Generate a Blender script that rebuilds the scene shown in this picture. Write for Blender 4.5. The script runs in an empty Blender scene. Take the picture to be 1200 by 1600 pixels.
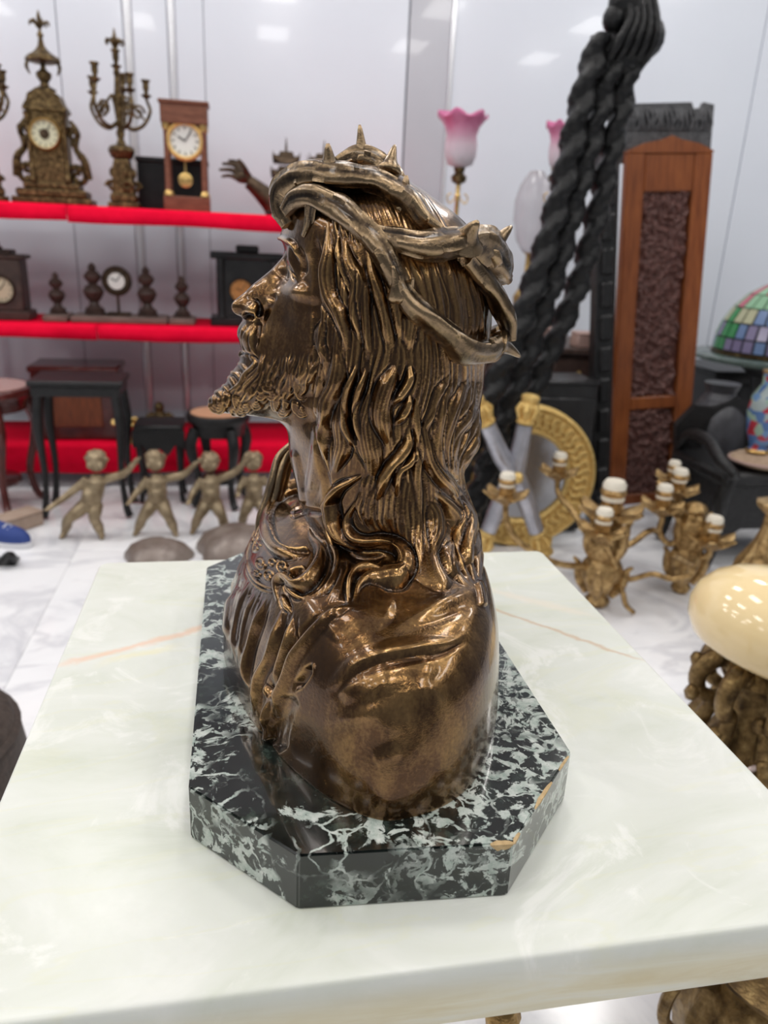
import bpy, bmesh, math, random
import numpy as np
from mathutils import Vector, Matrix

S = bpy.context.scene
COL = S.collection
R = math.radians

# ------------------------------------------------------------------ camera
YAW, PITCH, ROLL, FPX = R(11.0667), R(19.506), R(2.7343), 1189.46
CAM = np.array([0.0, 0.0, 1.10])
_F = np.array([math.sin(YAW)*math.cos(PITCH), math.cos(YAW)*math.cos(PITCH), -math.sin(PITCH)])
_r0 = np.array([math.cos(YAW), -math.sin(YAW), 0.0]); _u0 = np.cross(_r0, _F)
_R = math.cos(ROLL)*_r0 + math.sin(ROLL)*_u0; _U = np.cross(_R, _F)
cd = bpy.data.cameras.new('camera'); cam = bpy.data.objects.new('camera', cd); COL.objects.link(cam)
cam.matrix_world = Matrix(((_R[0], _U[0], -_F[0], CAM[0]), (_R[1], _U[1], -_F[1], CAM[1]), (_R[2], _U[2], -_F[2], CAM[2]), (0, 0, 0, 1)))
cd.sensor_fit = 'VERTICAL'; cd.sensor_height = 32.0; cd.lens = FPX/1600*32.0
cd.clip_start = 0.02
cd.dof.use_dof = True; cd.dof.focus_distance = 0.56; cd.dof.aperture_fstop = 6.3; cd.dof.aperture_blades = 0
S.camera = cam
LAMP_W = 7.7

# ------------------------------------------------------------------ light and exposure
S.view_settings.view_transform = 'Standard'; S.view_settings.look = 'None'
S.view_settings.gamma = 1.0; S.view_settings.use_curve_mapping = False
S.view_settings.exposure = 0.0
w = bpy.data.worlds.new('world'); S.world = w; w.use_nodes = True
w.node_tree.nodes['Background'].inputs[0].default_value = (0.80, 0.84, 0.92, 1)
w.node_tree.nodes['Background'].inputs[1].default_value = 0.26

# ------------------------------------------------------------------ helpers
def ray(px, py): return _F + (px-600)/FPX*_R - (py-800)/FPX*_U
def onz(px, py, z): d = ray(px, py); return CAM + d*(z-CAM[2])/d[2]
def ony(px, py, Y): d = ray(px, py); return CAM + d*Y/d[1]
def pj(P):
    d = np.asarray(P)-CAM; z = d@_F
    return np.stack([600+FPX*(d@_R)/z, 800-FPX*(d@_U)/z], -1)
def V(p): return Vector((float(p[0]), float(p[1]), float(p[2])))

def mat(name, col=(0.5, 0.5, 0.5), rough=0.5, metal=0.0, coat=0.0, ior=1.45):
    m = bpy.data.materials.new(name); m.use_nodes = True
    b = m.node_tree.nodes['Principled BSDF']
    b.inputs['Base Color'].default_value = (*col, 1); b.inputs['Roughness'].default_value = rough
    b.inputs['Metallic'].default_value = metal; b.inputs['Coat Weight'].default_value = coat; b.inputs['IOR'].default_value = ior
    return m
def N(m, t, **kw):
    n = m.node_tree.nodes.new(t)
    for k, v in kw.items():
        if k[0] == '_': n.inputs[int(k[1:])].default_value = v
        else: setattr(n, k, v)
    return n
def L(m, a, b): m.node_tree.links.new(a, b)
def bsdf(m): return m.node_tree.nodes['Principled BSDF']
def ramp(m, fac, stops, interp='LINEAR'):
    r = N(m, 'ShaderNodeValToRGB'); e = r.color_ramp.elements; r.color_ramp.interpolation = interp
    while len(e) < len(stops): e.new(0.5)
    for i, (p, c) in enumerate(stops): e[i].position = p; e[i].color = (*c, 1)
    L(m, fac, r.inputs[0]); return r.outputs[0]
def noise(m, scale, detail=4, rough=0.6, dist=0.0, coord='Object', stretch=None):
    t = N(m, 'ShaderNodeTexCoord'); n = N(m, 'ShaderNodeTexNoise')
    n.inputs['Scale'].default_value = scale; n.inputs['Detail'].default_value = detail
    n.inputs['Roughness'].default_value = rough; n.inputs['Distortion'].default_value = dist
    src = t.outputs[coord]
    if stretch:
        mp = N(m, 'ShaderNodeMapping'); mp.inputs['Scale'].default_value = stretch; L(m, src, mp.inputs[0]); src = mp.outputs[0]
    L(m, src, n.inputs['Vector']); return n.outputs['Fac']
def mottled(name, stops, scale=20, rough=0.5, metal=0.0, bump=0.0, bscale=None, coat=0.0, stretch=None, detail=5):
    m = mat(name, stops[0][1], rough, metal, coat)
    f = noise(m, scale, detail, stretch=stretch); L(m, ramp(m, f, stops), bsdf(m).inputs['Base Color'])
    if bump:
        b = N(m, 'ShaderNodeBump'); b.inputs['Strength'].default_value = bump; b.inputs['Distance'].default_value = 0.01
        L(m, noise(m, bscale or scale*3, 4, stretch=stretch), b.inputs['Height']); L(m, b.outputs[0], bsdf(m).inputs['Normal'])
    return m

class MB:
    """collects simple solids in one bmesh and links them as one mesh object"""
    def __init__(s): s.v = []; s.f = []
    def add(s, vs, fs):
        o = len(s.v); s.v.extend([tuple(map(float, p)) for p in vs]); s.f.extend([tuple(i+o for i in f) for f in fs]); return s
    def box(s, c, d, rz=0.0, M=None, bev=0.0):
        x, y, z = d[0]/2, d[1]/2, d[2]/2
        if bev:
            b = min(bev, x*.9, y*.9, z*.9); pts = []
            for sx in (-1, 1):
                for sy in (-1, 1):
                    for sz in (-1, 1):
                        pts += [(sx*x, sy*(y-b), sz*(z-b)), (sx*(x-b), sy*y, sz*(z-b)), (sx*(x-b), sy*(y-b), sz*z)]
            bm = bmesh.new()
            vs = [bm.verts.new(p) for p in pts]
            r = bmesh.ops.convex_hull(bm, input=vs); bm.verts.index_update()
            P = [v.co.copy() for v in bm.verts]; Fc = [[v.index for v in f.verts] for f in bm.faces]; bm.free()
        else:
            P = [Vector((sx*x, sy*y, sz*z)) for sx in (-1, 1) for sy in (-1, 1) for sz in (-1, 1)]
            Fc = [(0, 1, 3, 2), (4, 6, 7, 5), (0, 4, 5, 1), (2, 3, 7, 6), (0, 2, 6, 4), (1, 5, 7, 3)]
        A = Matrix.Translation(Vector(c)) @ Matrix.Rotation(rz, 4, 'Z') if M is None else M @ Matrix.Translation(Vector(c))
        return s.add([A @ p for p in P], Fc)
    def tube(s, pts, r, n=10, closed=False, flat=1.0, caps=True):
        P = [np.array(p, float) for p in pts]; m = len(P)
        rr = list(r) if hasattr(r, '__len__') else [r]*m
        if len(rr) != m: rr = list(np.interp(np.linspace(0, 1, m), np.linspace(0, 1, len(rr)), rr))
        T = []
        for i in range(m):
            a = P[(i-1) % m if closed else max(i-1, 0)]; b = P[(i+1) % m if closed else min(i+1, m-1)]
            t = b-a; T.append(t/(np.linalg.norm(t)+1e-12))
        up = np.array([0, 0, 1.0]) if abs(T[0][2]) < .9 else np.array([1.0, 0, 0])
        vs = []; nrm = np.cross(T[0], up); nrm /= np.linalg.norm(nrm)
        for i in range(m):
            nrm = nrm - T[i]*(nrm@T[i]); nrm /= np.linalg.norm(nrm)+1e-12; bn = np.cross(T[i], nrm)
            for k in range(n):
                a = 2*math.pi*k/n; vs.append(P[i]+rr[i]*(math.cos(a)*nrm+flat*math.sin(a)*bn))
        fs = []
        for i in range(m if closed else m-1):
            j = (i+1) % m
            for k in range(n): q = (k+1) % n; fs.append((i*n+k, i*n+q, j*n+q, j*n+k))
        if not closed and caps: fs.append(tuple(range(n))[::-1]); fs.append(tuple((m-1)*n+k for k in range(n)))
        return s.add(vs, fs)
    def lathe(s, prof, c=(0, 0, 0), n=20, wave=None, M=None, a0=0.0, a1=2*math.pi, sy=1.0):
        full = abs(a1-a0-2*math.pi) < 1e-6; m = n if full else n+1; vs = []; fs = []
        for i, (r, z) in enumerate(prof):
            for k in range(m):
                a = a0+(a1-a0)*k/n; rr = max(r, 1e-5)
                if wave: rr, zz = wave(rr, z, a, i/(len(prof)-1))
                else: zz = z
                p = Vector((rr*math.cos(a), sy*rr*math.sin(a), zz))
                vs.append((M @ p) if M is not None else p+Vector(c))
        for i in range(len(prof)-1):
            for k in range(n):
                q = (k+1) % m; fs.append((i*m+k, i*m+q, (i+1)*m+q, (i+1)*m+k))
        if full and prof[0][0] > 1e-4: fs.append(tuple(range(m))[::-1])
        if full and prof[-1][0] > 1e-4: fs.append(tuple((len(prof)-1)*m+k for k in range(m)))
        return s.add(vs, fs)
    def ball(s, c, r, n=12, M=None):
        r = (r, r, r) if not hasattr(r, '__len__') else r; vs = []; fs = []; h = n//2
        for i in range(h+1):
            t = math.pi*i/h
            for k in range(n):
                a = 2*math.pi*k/n; p = Vector((r[0]*math.sin(t)*math.cos(a), r[1]*math.sin(t)*math.sin(a), r[2]*math.cos(t)))
                if M is not None: p = M @ p
                vs.append(p+Vector(c))
        for i in range(h):
            for k in range(n): q = (k+1) % n; fs.append((i*n+k, (i+1)*n+k, (i+1)*n+q, i*n+q))
        return s.add(vs, fs)
    def prism(s, poly, y0, y1, M=None):
        """outline in (x, z) extruded from y0 to y1"""
        n = len(poly); vs = [Vector((x, y0, z)) for x, z in poly]+[Vector((x, y1, z)) for x, z in poly]
        if M is not None: vs = [M @ p for p in vs]
        return s.add(vs, [tuple(range(n)), tuple(range(2*n-1, n-1, -1))]+[(i, i+n, (i+1) % n+n, (i+1) % n) for i in range(n)])
    def build(s, name, m, parent=None, smooth=True, angle=40):
        me = bpy.data.meshes.new(name); me.from_pydata(s.v, [], s.f)
        bm = bmesh.new(); bm.from_mesh(me); bmesh.ops.remove_doubles(bm, verts=bm.verts, dist=1e-6)
        bmesh.ops.recalc_face_normals(bm, faces=bm.faces); bm.to_mesh(me); bm.free()
        me.materials.append(m); o = bpy.data.objects.new(name, me); COL.objects.link(o)
        if smooth:
            me.shade_smooth(); me.set_sharp_from_angle(angle=R(angle))
        if parent is not None: o.parent = parent
        return o
def tag(o, label, cat, group=None):
    o['label'] = label; o['category'] = cat
    if group: o['group'] = group
    return o
def thing(name, label, cat, loc=(0, 0, 0), rz=0.0, group=None):
    o = bpy.data.objects.new(name, None); COL.objects.link(o); o.location = [float(c) for c in loc]; o.rotation_euler = (0, 0, rz)
    o.empty_display_size = 0.05
    return tag(o, label, cat, group)
def struct(o): o['kind'] = 'structure'; return o
def dup(root, loc=None, rz=None, label=None, scale=None):
    r = root.copy(); COL.objects.link(r)
    if loc is not None: r.location = [float(c) for c in loc]
    if rz is not None: r.rotation_euler = (0, 0, rz)
    if scale: r.scale = (scale,)*3
    if label: r['label'] = label
    for ch in list(root.children):
        c = ch.copy(); COL.objects.link(c); c.parent = r
        for g in list(ch.children): d = g.copy(); COL.objects.link(d); d.parent = c
    return r
def crv(pts, n=40):
    """smooth curve through points"""
    P = np.array(pts, float)
    if len(P) < 3: t = np.linspace(0, 1, n)[:, None]; return P[0]*(1-t)+P[-1]*t
    d = np.r_[0, np.cumsum(np.sqrt(((P[1:]-P[:-1])**2).sum(1)))]; k = len(P)
    m = np.zeros_like(P)
    for i in range(k):
        a, b = max(i-1, 0), min(i+1, k-1); m[i] = (P[b]-P[a])/(d[b]-d[a])
    t = np.linspace(0, d[-1], n); i = np.clip(np.searchsorted(d, t, 'right')-1, 0, k-2)
    h = (d[i+1]-d[i])[:, None]; s = ((t-d[i])[:, None])/h
    return (2*s**3-3*s**2+1)*P[i]+(s**3-2*s**2+s)*h*m[i]+(-2*s**3+3*s**2)*P[i+1]+(s**3-s**2)*h*m[i+1]

# ------------------------------------------------------------------ ceiling lamps of the room, plus a leftmost column added to brighten the wall
def ceiling_lamp(x, y, sx, sy, watts, z=3.15):
    ld = bpy.data.lights.new('ceiling_lamp', 'AREA'); ld.shape = 'RECTANGLE'; ld.size = sx; ld.size_y = sy; ld.energy = watts; ld.color = (1.0, 0.98, 0.95)
    o = bpy.data.objects.new('ceiling_lamp', ld); COL.objects.link(o); o.location = (x, y, z); return o
for x in (-3.7, -2.4, -1.0, 0.4, 1.9, 3.4):
    for y in (-1.4, 0.1, 1.6, 3.0):
        ceiling_lamp(x, y, 0.32, 0.62, LAMP_W*(1.35 if y > 2.5 else 1.0)*(1.3 if x < -3 else 1.0))

# ================================================================== the room
WALL_Y, SHELF_Y = 4.05, 3.45
M_PANEL = mottled('white_laminate', [(0.3, (0.81, 0.85, 0.93)), (0.7, (0.84, 0.88, 0.955))], 1.5, 0.16, coat=0.3)
M_PANEL2 = mottled('grey_laminate', [(0.3, (0.56, 0.57, 0.62)), (0.7, (0.60, 0.61, 0.66))], 1.5, 0.18, coat=0.3)
M_PANEL3 = mottled('mid_grey_laminate', [(0.3, (0.24, 0.245, 0.26)), (0.7, (0.27, 0.275, 0.29))], 1.5, 0.25)
M_JOINT = mat('joint_grey', (0.42, 0.43, 0.47), 0.4)
M_ALU = mat('white_metal_strip', (0.86, 0.87, 0.90), 0.18, 0.4)
M_CEIL = mat('ceiling_white', (0.82, 0.82, 0.82), 0.7)
def marble_floor():
    m = mat('white_marble_floor', (0.8, 0.8, 0.8), 0.14)
    f = noise(m, 1.3, 8, 0.62, 1.6); g = noise(m, 0.6, 6, 0.55, 2.5, stretch=(1, 2.2, 1))
    a = ramp(m, f, [(0.34, (0.70, 0.71, 0.74)), (0.44, (0.89, 0.89, 0.91)), (0.55, (0.94, 0.94, 0.955)), (1, (0.95, 0.95, 0.96))])
    b = ramp(m, g, [(0.44, (1, 1, 1)), (0.49, (0.80, 0.80, 0.82)), (0.53, (1, 1, 1))])
    x = N(m, 'ShaderNodeMix', data_type='RGBA', blend_type='MULTIPLY'); x.inputs[0].default_value = 1.0
    L(m, a, x.inputs[6]); L(m, b, x.inputs[7]); L(m, x.outputs[2], bsdf(m).inputs['Base Color']); return m
M_FLOOR = marble_floor()
fl_ = struct(MB().box((0.6, 1.2, -0.06), (9, 6.6, 0.10)).build('floor', mat('floor_grout', (0.86, 0.86, 0.87), 0.4), smooth=False))
me_tile = None
for i in range(11):
    for j in range(8):
        if me_tile is None:
            o = MB().box((0, 0, 0), (0.799, 0.799, 0.012), bev=0.0008).build('tile', M_FLOOR, fl_, smooth=False); me_tile = o.data
        else: o = bpy.data.objects.new('tile', me_tile); COL.objects.link(o); o.parent = fl_
        o.location = (-3.4+0.8*i, -1.7+0.8*j, -0.006)
struct(MB().box((0.6, 1.2, 3.25), (9, 6.6, 0.10)).build('ceiling', M_CEIL, smooth=False))
wall = struct(MB().box((0.6, WALL_Y+0.07, 1.6), (9, 0.10, 3.3)).build('wall_back', M_JOINT, smooth=False))
wx = lambda px: float(ony(px, 120, WALL_Y)[0])
edges = [(-3.9, wx(95), 0), (wx(95)+.004, wx(196), 0), (wx(212), wx(264), 0), (wx(278), wx(320), 0), (wx(321), wx(634), 0), (wx(637), wx(700), 1), (wx(706), wx(985), 0), (wx(987), wx(1180), 0), (wx(1182), 5.1, 0)]
for a, b, k in edges:
    MB().box(((a+b)/2, WALL_Y+0.01, 1.6), (b-a, 0.03, 3.25), bev=0.002).build('panel', (M_PANEL, M_PANEL2)[k], wall, smooth=False)
for a, b in ((196, 212), (264, 278)):
    x0, x1 = wx(a), wx(b); MB().lathe([((x1-x0)/2, 0), ((x1-x0)/2, 3.2)], ((x0+x1)/2, WALL_Y+0.012, 0), 24).build('corner_strip', M_ALU, wall)
MB().box(((wx(700)+wx(706))/2, WALL_Y-0.008, 1.6), (wx(706)-wx(700), 0.02, 3.25), bev=0.002).build('joint_strip', M_ALU, wall, smooth=False)

for side, x, sg in (('left', -3.90, 1), ('right', 5.10, -1)):
    sw_ = struct(MB().box((x-sg*.07, 1.2, 1.6), (.10, 6.6, 3.3)).build('wall_'+side, M_JOINT, smooth=False))
    for k in range(6): MB().box((x-sg*.01, -1.55+1.1*k, 1.6), (.03, 1.095, 3.25), bev=.002).build('panel', M_PANEL3, sw_, smooth=False)

# ================================================================== the onyx table
def onyx():
    m = mat('pale_green_onyx', (0.8, 0.82, 0.74), 0.28); b = bsdf(m)
    f = noise(m, 5.5, 7, 0.6, 1.4, stretch=(1, 1.6, 1)); g = noise(m, 2.2, 5, 0.5, 2.2, stretch=(0.6, 2.6, 1)); h = noise(m, 34, 6, 0.7)
    a = ramp(m, f, [(0.28, (0.64, 0.67, 0.565)), (0.44, (0.735, 0.755, 0.675)), (0.58, (0.775, 0.79, 0.725)), (0.72, (0.85, 0.855, 0.80))])
    v = ramp(m, g, [(0.485, (1, 1, 1)), (0.50, (1.0, 0.995, 0.94)), (0.53, (1, 1, 1))])
    x = N(m, 'ShaderNodeMix', data_type='RGBA', blend_type='MULTIPLY'); x.inputs[0].default_value = 1.0; L(m, a, x.inputs[6]); L(m, v, x.inputs[7]); out = x.outputs[2]
    ws = N(m, 'ShaderNodeMapRange', interpolation_type='SMOOTHSTEP'); ws.inputs[1].default_value = 0.56; ws.inputs[2].default_value = 0.68; ws.inputs[4].default_value = 0.7; L(m, noise(m, 10, 9, 0.68, 1.2), ws.inputs[0])   # whiter wisps
    wm = N(m, 'ShaderNodeMix', data_type='RGBA'); L(m, ws.outputs[0], wm.inputs[0]); L(m, out, wm.inputs[6]); wm.inputs[7].default_value = (0.90, 0.90, 0.85, 1); out = wm.outputs[2]
    # iron veins: thin warm bands that wander across the slab
    t = N(m, 'ShaderNodeTexCoord'); sp = N(m, 'ShaderNodeSeparateXYZ'); L(m, t.outputs['Object'], sp.inputs[0]); nz = noise(m, 9, 5, 0.6)
    def vein(out, y0, sl, x0, x1, wd, col, amt):
        d = N(m, 'ShaderNodeMath', operation='MULTIPLY_ADD'); L(m, sp.outputs[0], d.inputs[0]); d.inputs[1].default_value = -sl; L(m, sp.outputs[1], d.inputs[2])
        d2 = N(m, 'ShaderNodeMath', operation='MULTIPLY_ADD'); L(m, nz, d2.inputs[0]); d2.inputs[1].default_value = 0.06; L(m, d.outputs[0], d2.inputs[2])
        d3 = N(m, 'ShaderNodeMath', operation='SUBTRACT'); L(m, d2.outputs[0], d3.inputs[0]); d3.inputs[1].default_value = y0+0.03
        ab = N(m, 'ShaderNodeMath', operation='ABSOLUTE'); L(m, d3.outputs[0], ab.inputs[0])
        mr = N(m, 'ShaderNodeMapRange', interpolation_type='SMOOTHSTEP'); mr.inputs[1].default_value = 0; mr.inputs[2].default_value = wd; mr.inputs[3].default_value = amt; mr.inputs[4].default_value = 0; L(m, ab.outputs[0], mr.inputs[0])
        xa = N(m, 'ShaderNodeMapRange', interpolation_type='SMOOTHSTEP'); xa.inputs[1].default_value = x0; xa.inputs[2].default_value = x0+0.04; L(m, sp.outputs[0], xa.inputs[0])
        xb = N(m, 'ShaderNodeMapRange', interpolation_type='SMOOTHSTEP'); xb.inputs[1].default_value = x1-0.04; xb.inputs[2].default_value = x1; xb.inputs[3].default_value = 1; xb.inputs[4].default_value = 0; L(m, sp.outputs[0], xb.inputs[0])
        p = N(m, 'ShaderNodeMath', operation='MULTIPLY'); L(m, xa.outputs[0], p.inputs[0]); L(m, xb.outputs[0], p.inputs[1])
        q = N(m, 'ShaderNodeMath', operation='MULTIPLY'); L(m, p.outputs[0], q.inputs[0]); L(m, mr.outputs[0], q.inputs[1])
        mx = N(m, 'ShaderNodeMix', data_type='RGBA'); L(m, q.outputs[0], mx.inputs[0]); L(m, out, mx.inputs[6]); mx.inputs[7].default_value = (*col, 1); return mx.outputs[2]
    for a_ in VEINS: out = vein(out, *a_)
    ed = N(m, 'ShaderNodeMapRange', interpolation_type='SMOOTHSTEP'); ed.inputs[1].default_value = 0.051; ed.inputs[2].default_value = 0.020; L(m, sp.outputs[2], ed.inputs[0])   # warmer layer low in the slab
    bnd = noise(m, 8, 5, 0.6, 0.8, stretch=(1, 1, 7)); bc = ramp(m, bnd, [(0.35, (0.76, 0.66, 0.40)), (0.55, (0.85, 0.79, 0.57)), (0.7, (0.88, 0.86, 0.72))])
    mx = N(m, 'ShaderNodeMix', data_type='RGBA'); L(m, ed.outputs[0], mx.inputs[0]); L(m, out, mx.inputs[6]); L(m, bc, mx.inputs[7]); out = mx.outputs[2]
    L(m, out, b.inputs['Base Color'])
    b.inputs['Subsurface Weight'].default_value = 0.15; b.inputs['Subsurface Radius'].default_value = (0.02, 0.02, 0.015); b.inputs['Subsurface Scale'].default_value = 0.5
    return m
TX0, TX1, TY0, TY1, TZ = -0.181, 0.412, 0.3175, 0.938, 0.70
# veins: y at x=0, slope, x from, x to, half-width, colour, strength   (coordinates of the slab, origin at its centre)
VEINS = [(0.201, 0.48, -0.31, -0.13, 0.009, (0.88, 0.50, 0.30), 0.55), (0.165, 0.40, -0.27, -0.17, 0.010, (0.86, 0.80, 0.50), 0.5),
         (0.311, -1.02, 0.14, 0.31, 0.007, (0.60, 0.36, 0.17), 0.55), (0.325, -0.75, 0.15, 0.30, 0.016, (0.90, 0.80, 0.66), 0.45)]
M_ONYX = onyx()
def rounded_slab(x0, x1, y0, y1, z0, z1, rc, nb=5):
    pts = []
    for cx, cy, a in ((x1-rc, y1-rc, 0), (x0+rc, y1-rc, 90), (x0+rc, y0+rc, 180), (x1-rc, y0+rc, 270)):
        for k in range(7): t = R(a+15*k); pts.append((cx, cy, math.cos(t), math.sin(t)))
    h = z1-z0; lay = [(-0.010, z0), (-0.004, z0+.002), (0, z0+.008)]
    for k in range(nb+1): t = math.pi/2*k/nb; lay.append((-0.0035*(1-math.cos(t)), z1-0.0035*(1-math.sin(t))))
    mb = MB(); n = len(pts); vs = [(cx+(rc+o)*c, cy+(rc+o)*s, z) for o, z in lay for cx, cy, c, s in pts]
    fs = [(i*n+k, i*n+(k+1) % n, (i+1)*n+(k+1) % n, (i+1)*n+k) for i in range(len(lay)-1) for k in range(n)]
    return mb.add(vs, fs+[tuple(range(n))[::-1], tuple((len(lay)-1)*n+k for k in range(n))])
tb = thing('onyx_table', 'square table with a pale green onyx top and brass legs carrying the bust', 'table', ((TX0+TX1)/2, (TY0+TY1)/2, 0))
hx, hy = (TX1-TX0)/2, (TY1-TY0)/2
top = rounded_slab(-hx, hx, -hy, hy, 0.0, 0.054, 0.012).build('tabletop', M_ONYX, tb, angle=60); top.location = (0, 0, TZ-0.054)
M_GILT = mottled('aged_brass', [(0.3, (0.16, 0.09, 0.03)), (0.55, (0.42, 0.27, 0.10)), (0.75, (0.70, 0.50, 0.22))], 45, 0.3, 0.9, 0.25)
MB().box((0, 0, TZ-0.063), (2*hx-0.16, 2*hy-0.16, 0.02), bev=0.004).build('apron', M_GILT, tb, smooth=False)
MB().lathe([(0.004, 0.05), (0.05, 0.055), (0.055, 0.09), (0.035, 0.12), (0.028, 0.20), (0.045, 0.27), (0.05, 0.31), (0.028, 0.36), (0.024, 0.46), (0.034, 0.54), (0.06, 0.60), (0.085, 0.630)], (0, 0, 0), 24).build('pedestal', M_GILT, tb)
for k in range(4):
    a = math.pi/4+k*math.pi/2; c, s_ = math.cos(a), math.sin(a)
    MB().tube(crv([(c*r, s_*r, z) for r, z in ((.03, .12), (.09, .13), (.14, .09), (.17, .03), (.20, .018), (.215, .03))], 24), [.02, .018, .015, .013, .013, .01], 10).build('leg', M_GILT, tb)
for x, y in ((.045, -.292), (.045, .292), (-.27, 0), (.27, 0)):
    MB().lathe([(.004, .590), (.011, .596), (.013, .606), (.008, .616), (.011, .622), (.012, .630), (.007, .638), (.012, .647)], (x, y, 0), 14).build('finial', M_GILT, tb)

# marble plinth of the bust (linked under it below)
def green_marble():
    m = mat('green_marble', (0.05, 0.06, 0.05), 0.12, coat=0.5); t = N(m, 'ShaderNodeTexCoord')
    def thr(f, lo, hi):
        r = N(m, 'ShaderNodeMapRange', interpolation_type='SMOOTHSTEP'); r.inputs[1].default_value = lo; r.inputs[2].default_value = hi; L(m, f, r.inputs[0]); return r.outputs[0]
    def op(o, a, b):
        r = N(m, 'ShaderNodeMath', operation=o); L(m, a, r.inputs[0]); L(m, b, r.inputs[1]); return r.outputs[0]
    p1 = thr(noise(m, 17, 9, 0.66, 1.6), 0.56, 0.60)                       # broad pale veins
    p2 = op('MULTIPLY', thr(noise(m, 90, 6, 0.62, 0.6), 0.50, 0.55), thr(noise(m, 11, 3, 0.5, 0.6), 0.48, 0.55))   # crushed zones
    nz = N(m, 'ShaderNodeTexNoise'); nz.inputs['Scale'].default_value = 30; nz.inputs['Detail'].default_value = 6; L(m, t.outputs['Object'], nz.inputs['Vector'])
    wv = N(m, 'ShaderNodeVectorMath', operation='MULTIPLY_ADD'); L(m, nz.outputs['Color'], wv.inputs[0]); wv.inputs[1].default_value = (0.05,)*3; L(m, t.outputs['Object'], wv.inputs[2])
    v = N(m, 'ShaderNodeTexVoronoi', feature='DISTANCE_TO_EDGE'); v.inputs['Scale'].default_value = 34; L(m, wv.outputs[0], v.inputs['Vector'])
    r3 = N(m, 'ShaderNodeMapRange', interpolation_type='SMOOTHSTEP'); r3.inputs[1].default_value = 0.02; r3.inputs[2].default_value = 0.055; r3.inputs[3].default_value = 1; r3.inputs[4].default_value = 0; L(m, v.outputs[0], r3.inputs[0])
    p3 = op('MULTIPLY', r3.outputs[0], thr(noise(m, 17, 4, 0.5), 0.44, 0.58))
    class _O: pass
    mx = _O(); mx.outputs = [op('MAXIMUM', op('MAXIMUM', p1, p2), p3)]
    dark = ramp(m, noise(m, 60, 6, 0.7), [(0.35, (0.004, 0.005, 0.005)), (0.55, (0.012, 0.017, 0.015)), (0.75, (0.06, 0.085, 0.068))])
    pale = ramp(m, noise(m, 120, 4, 0.7), [(0.3, (0.30, 0.38, 0.33)), (0.55, (0.55, 0.60, 0.55)), (0.75, (0.70, 0.72, 0.68))])
    x = N(m, 'ShaderNodeMix', data_type='RGBA'); L(m, mx.outputs[0], x.inputs[0]); L(m, dark, x.inputs[6]); L(m, pale, x.inputs[7]); L(m, x.outputs[2], bsdf(m).inputs['Base Color']); return m
M_GREEN = green_marble()
PLZ = 0.7434
def make_plinth(parent, off):
    C = [(-.0405, .4416), (.0291, .3703), (.1649, .3629), (.2403, .4468), (.2395, .815), (.170, .893), (.034, .893), (-.0425, .8143)]
    bm = bmesh.new(); lo = [bm.verts.new((x-off[0], y-off[1], 0)) for x, y in C]; hi = [bm.verts.new((x-off[0], y-off[1], PLZ-.70)) for x, y in C]; n = 8
    bm.faces.new(lo[::-1]); bm.faces.new(hi)
    for i in range(n): bm.faces.new((lo[i], lo[(i+1) % n], hi[(i+1) % n], hi[i]))
    bmesh.ops.bevel(bm, geom=bm.edges[:], offset=0.0012, segments=2, affect='EDGES')
    me = bpy.data.meshes.new('marble_plinth'); bm.to_mesh(me); bm.free(); me.materials.append(M_GREEN)
    o = bpy.data.objects.new('marble_plinth', me); COL.objects.link(o); o.parent = parent; o['label'] = 'dark green veined marble plinth with cut corners'
    # chips at the corner where the polish has broken away
    M_CH = mottled('bare_stone_chip', [(0.3, (0.45, 0.30, 0.14)), (0.7, (0.66, 0.48, 0.26))], 200, 0.8)
    def chip(p, q, r, h):
        t = np.linspace(0, 1, 7)
        top_ = [(p[0]*(1-a)+q[0]*a-off[0], p[1]*(1-a)+q[1]*a-off[1]) for a in t]; d = np.array([q[1]-p[1], p[0]-q[0]]); d = d/np.linalg.norm(d)
        vs = []
        for i, (x, y) in enumerate(top_):
            s = math.sin(math.pi*(i+.35)/6.7)
            k = .7+.3*((i*7) % 3)/2
            vs += [(x+d[0]*.0006, y+d[1]*.0006, PLZ-.70-h*s*k), (x+d[0]*.0008, y+d[1]*.0008, PLZ-.70-.0002), (x-d[0]*r*s*k, y-d[1]*r*s*k, PLZ-.70+.0005)]
        fs = [(3*i+k, 3*i+3+k, 3*i+4+k, 3*i+1+k) for i in range(6) for k in (0, 1)]; MB().add(vs, fs).build('chip', M_CH, o, smooth=False)['label'] = 'tan chip broken from the polished edge'
    chip((.150, .3638), (.1652, .3629), .003, .006); chip((.1649, .3629), (.172, .3710), .0015, .004); chip((.190, .391), (.212, .4155), .0022, .003); chip((.222, .427), (.236, .442), .0012, .002)
    return o

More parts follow.
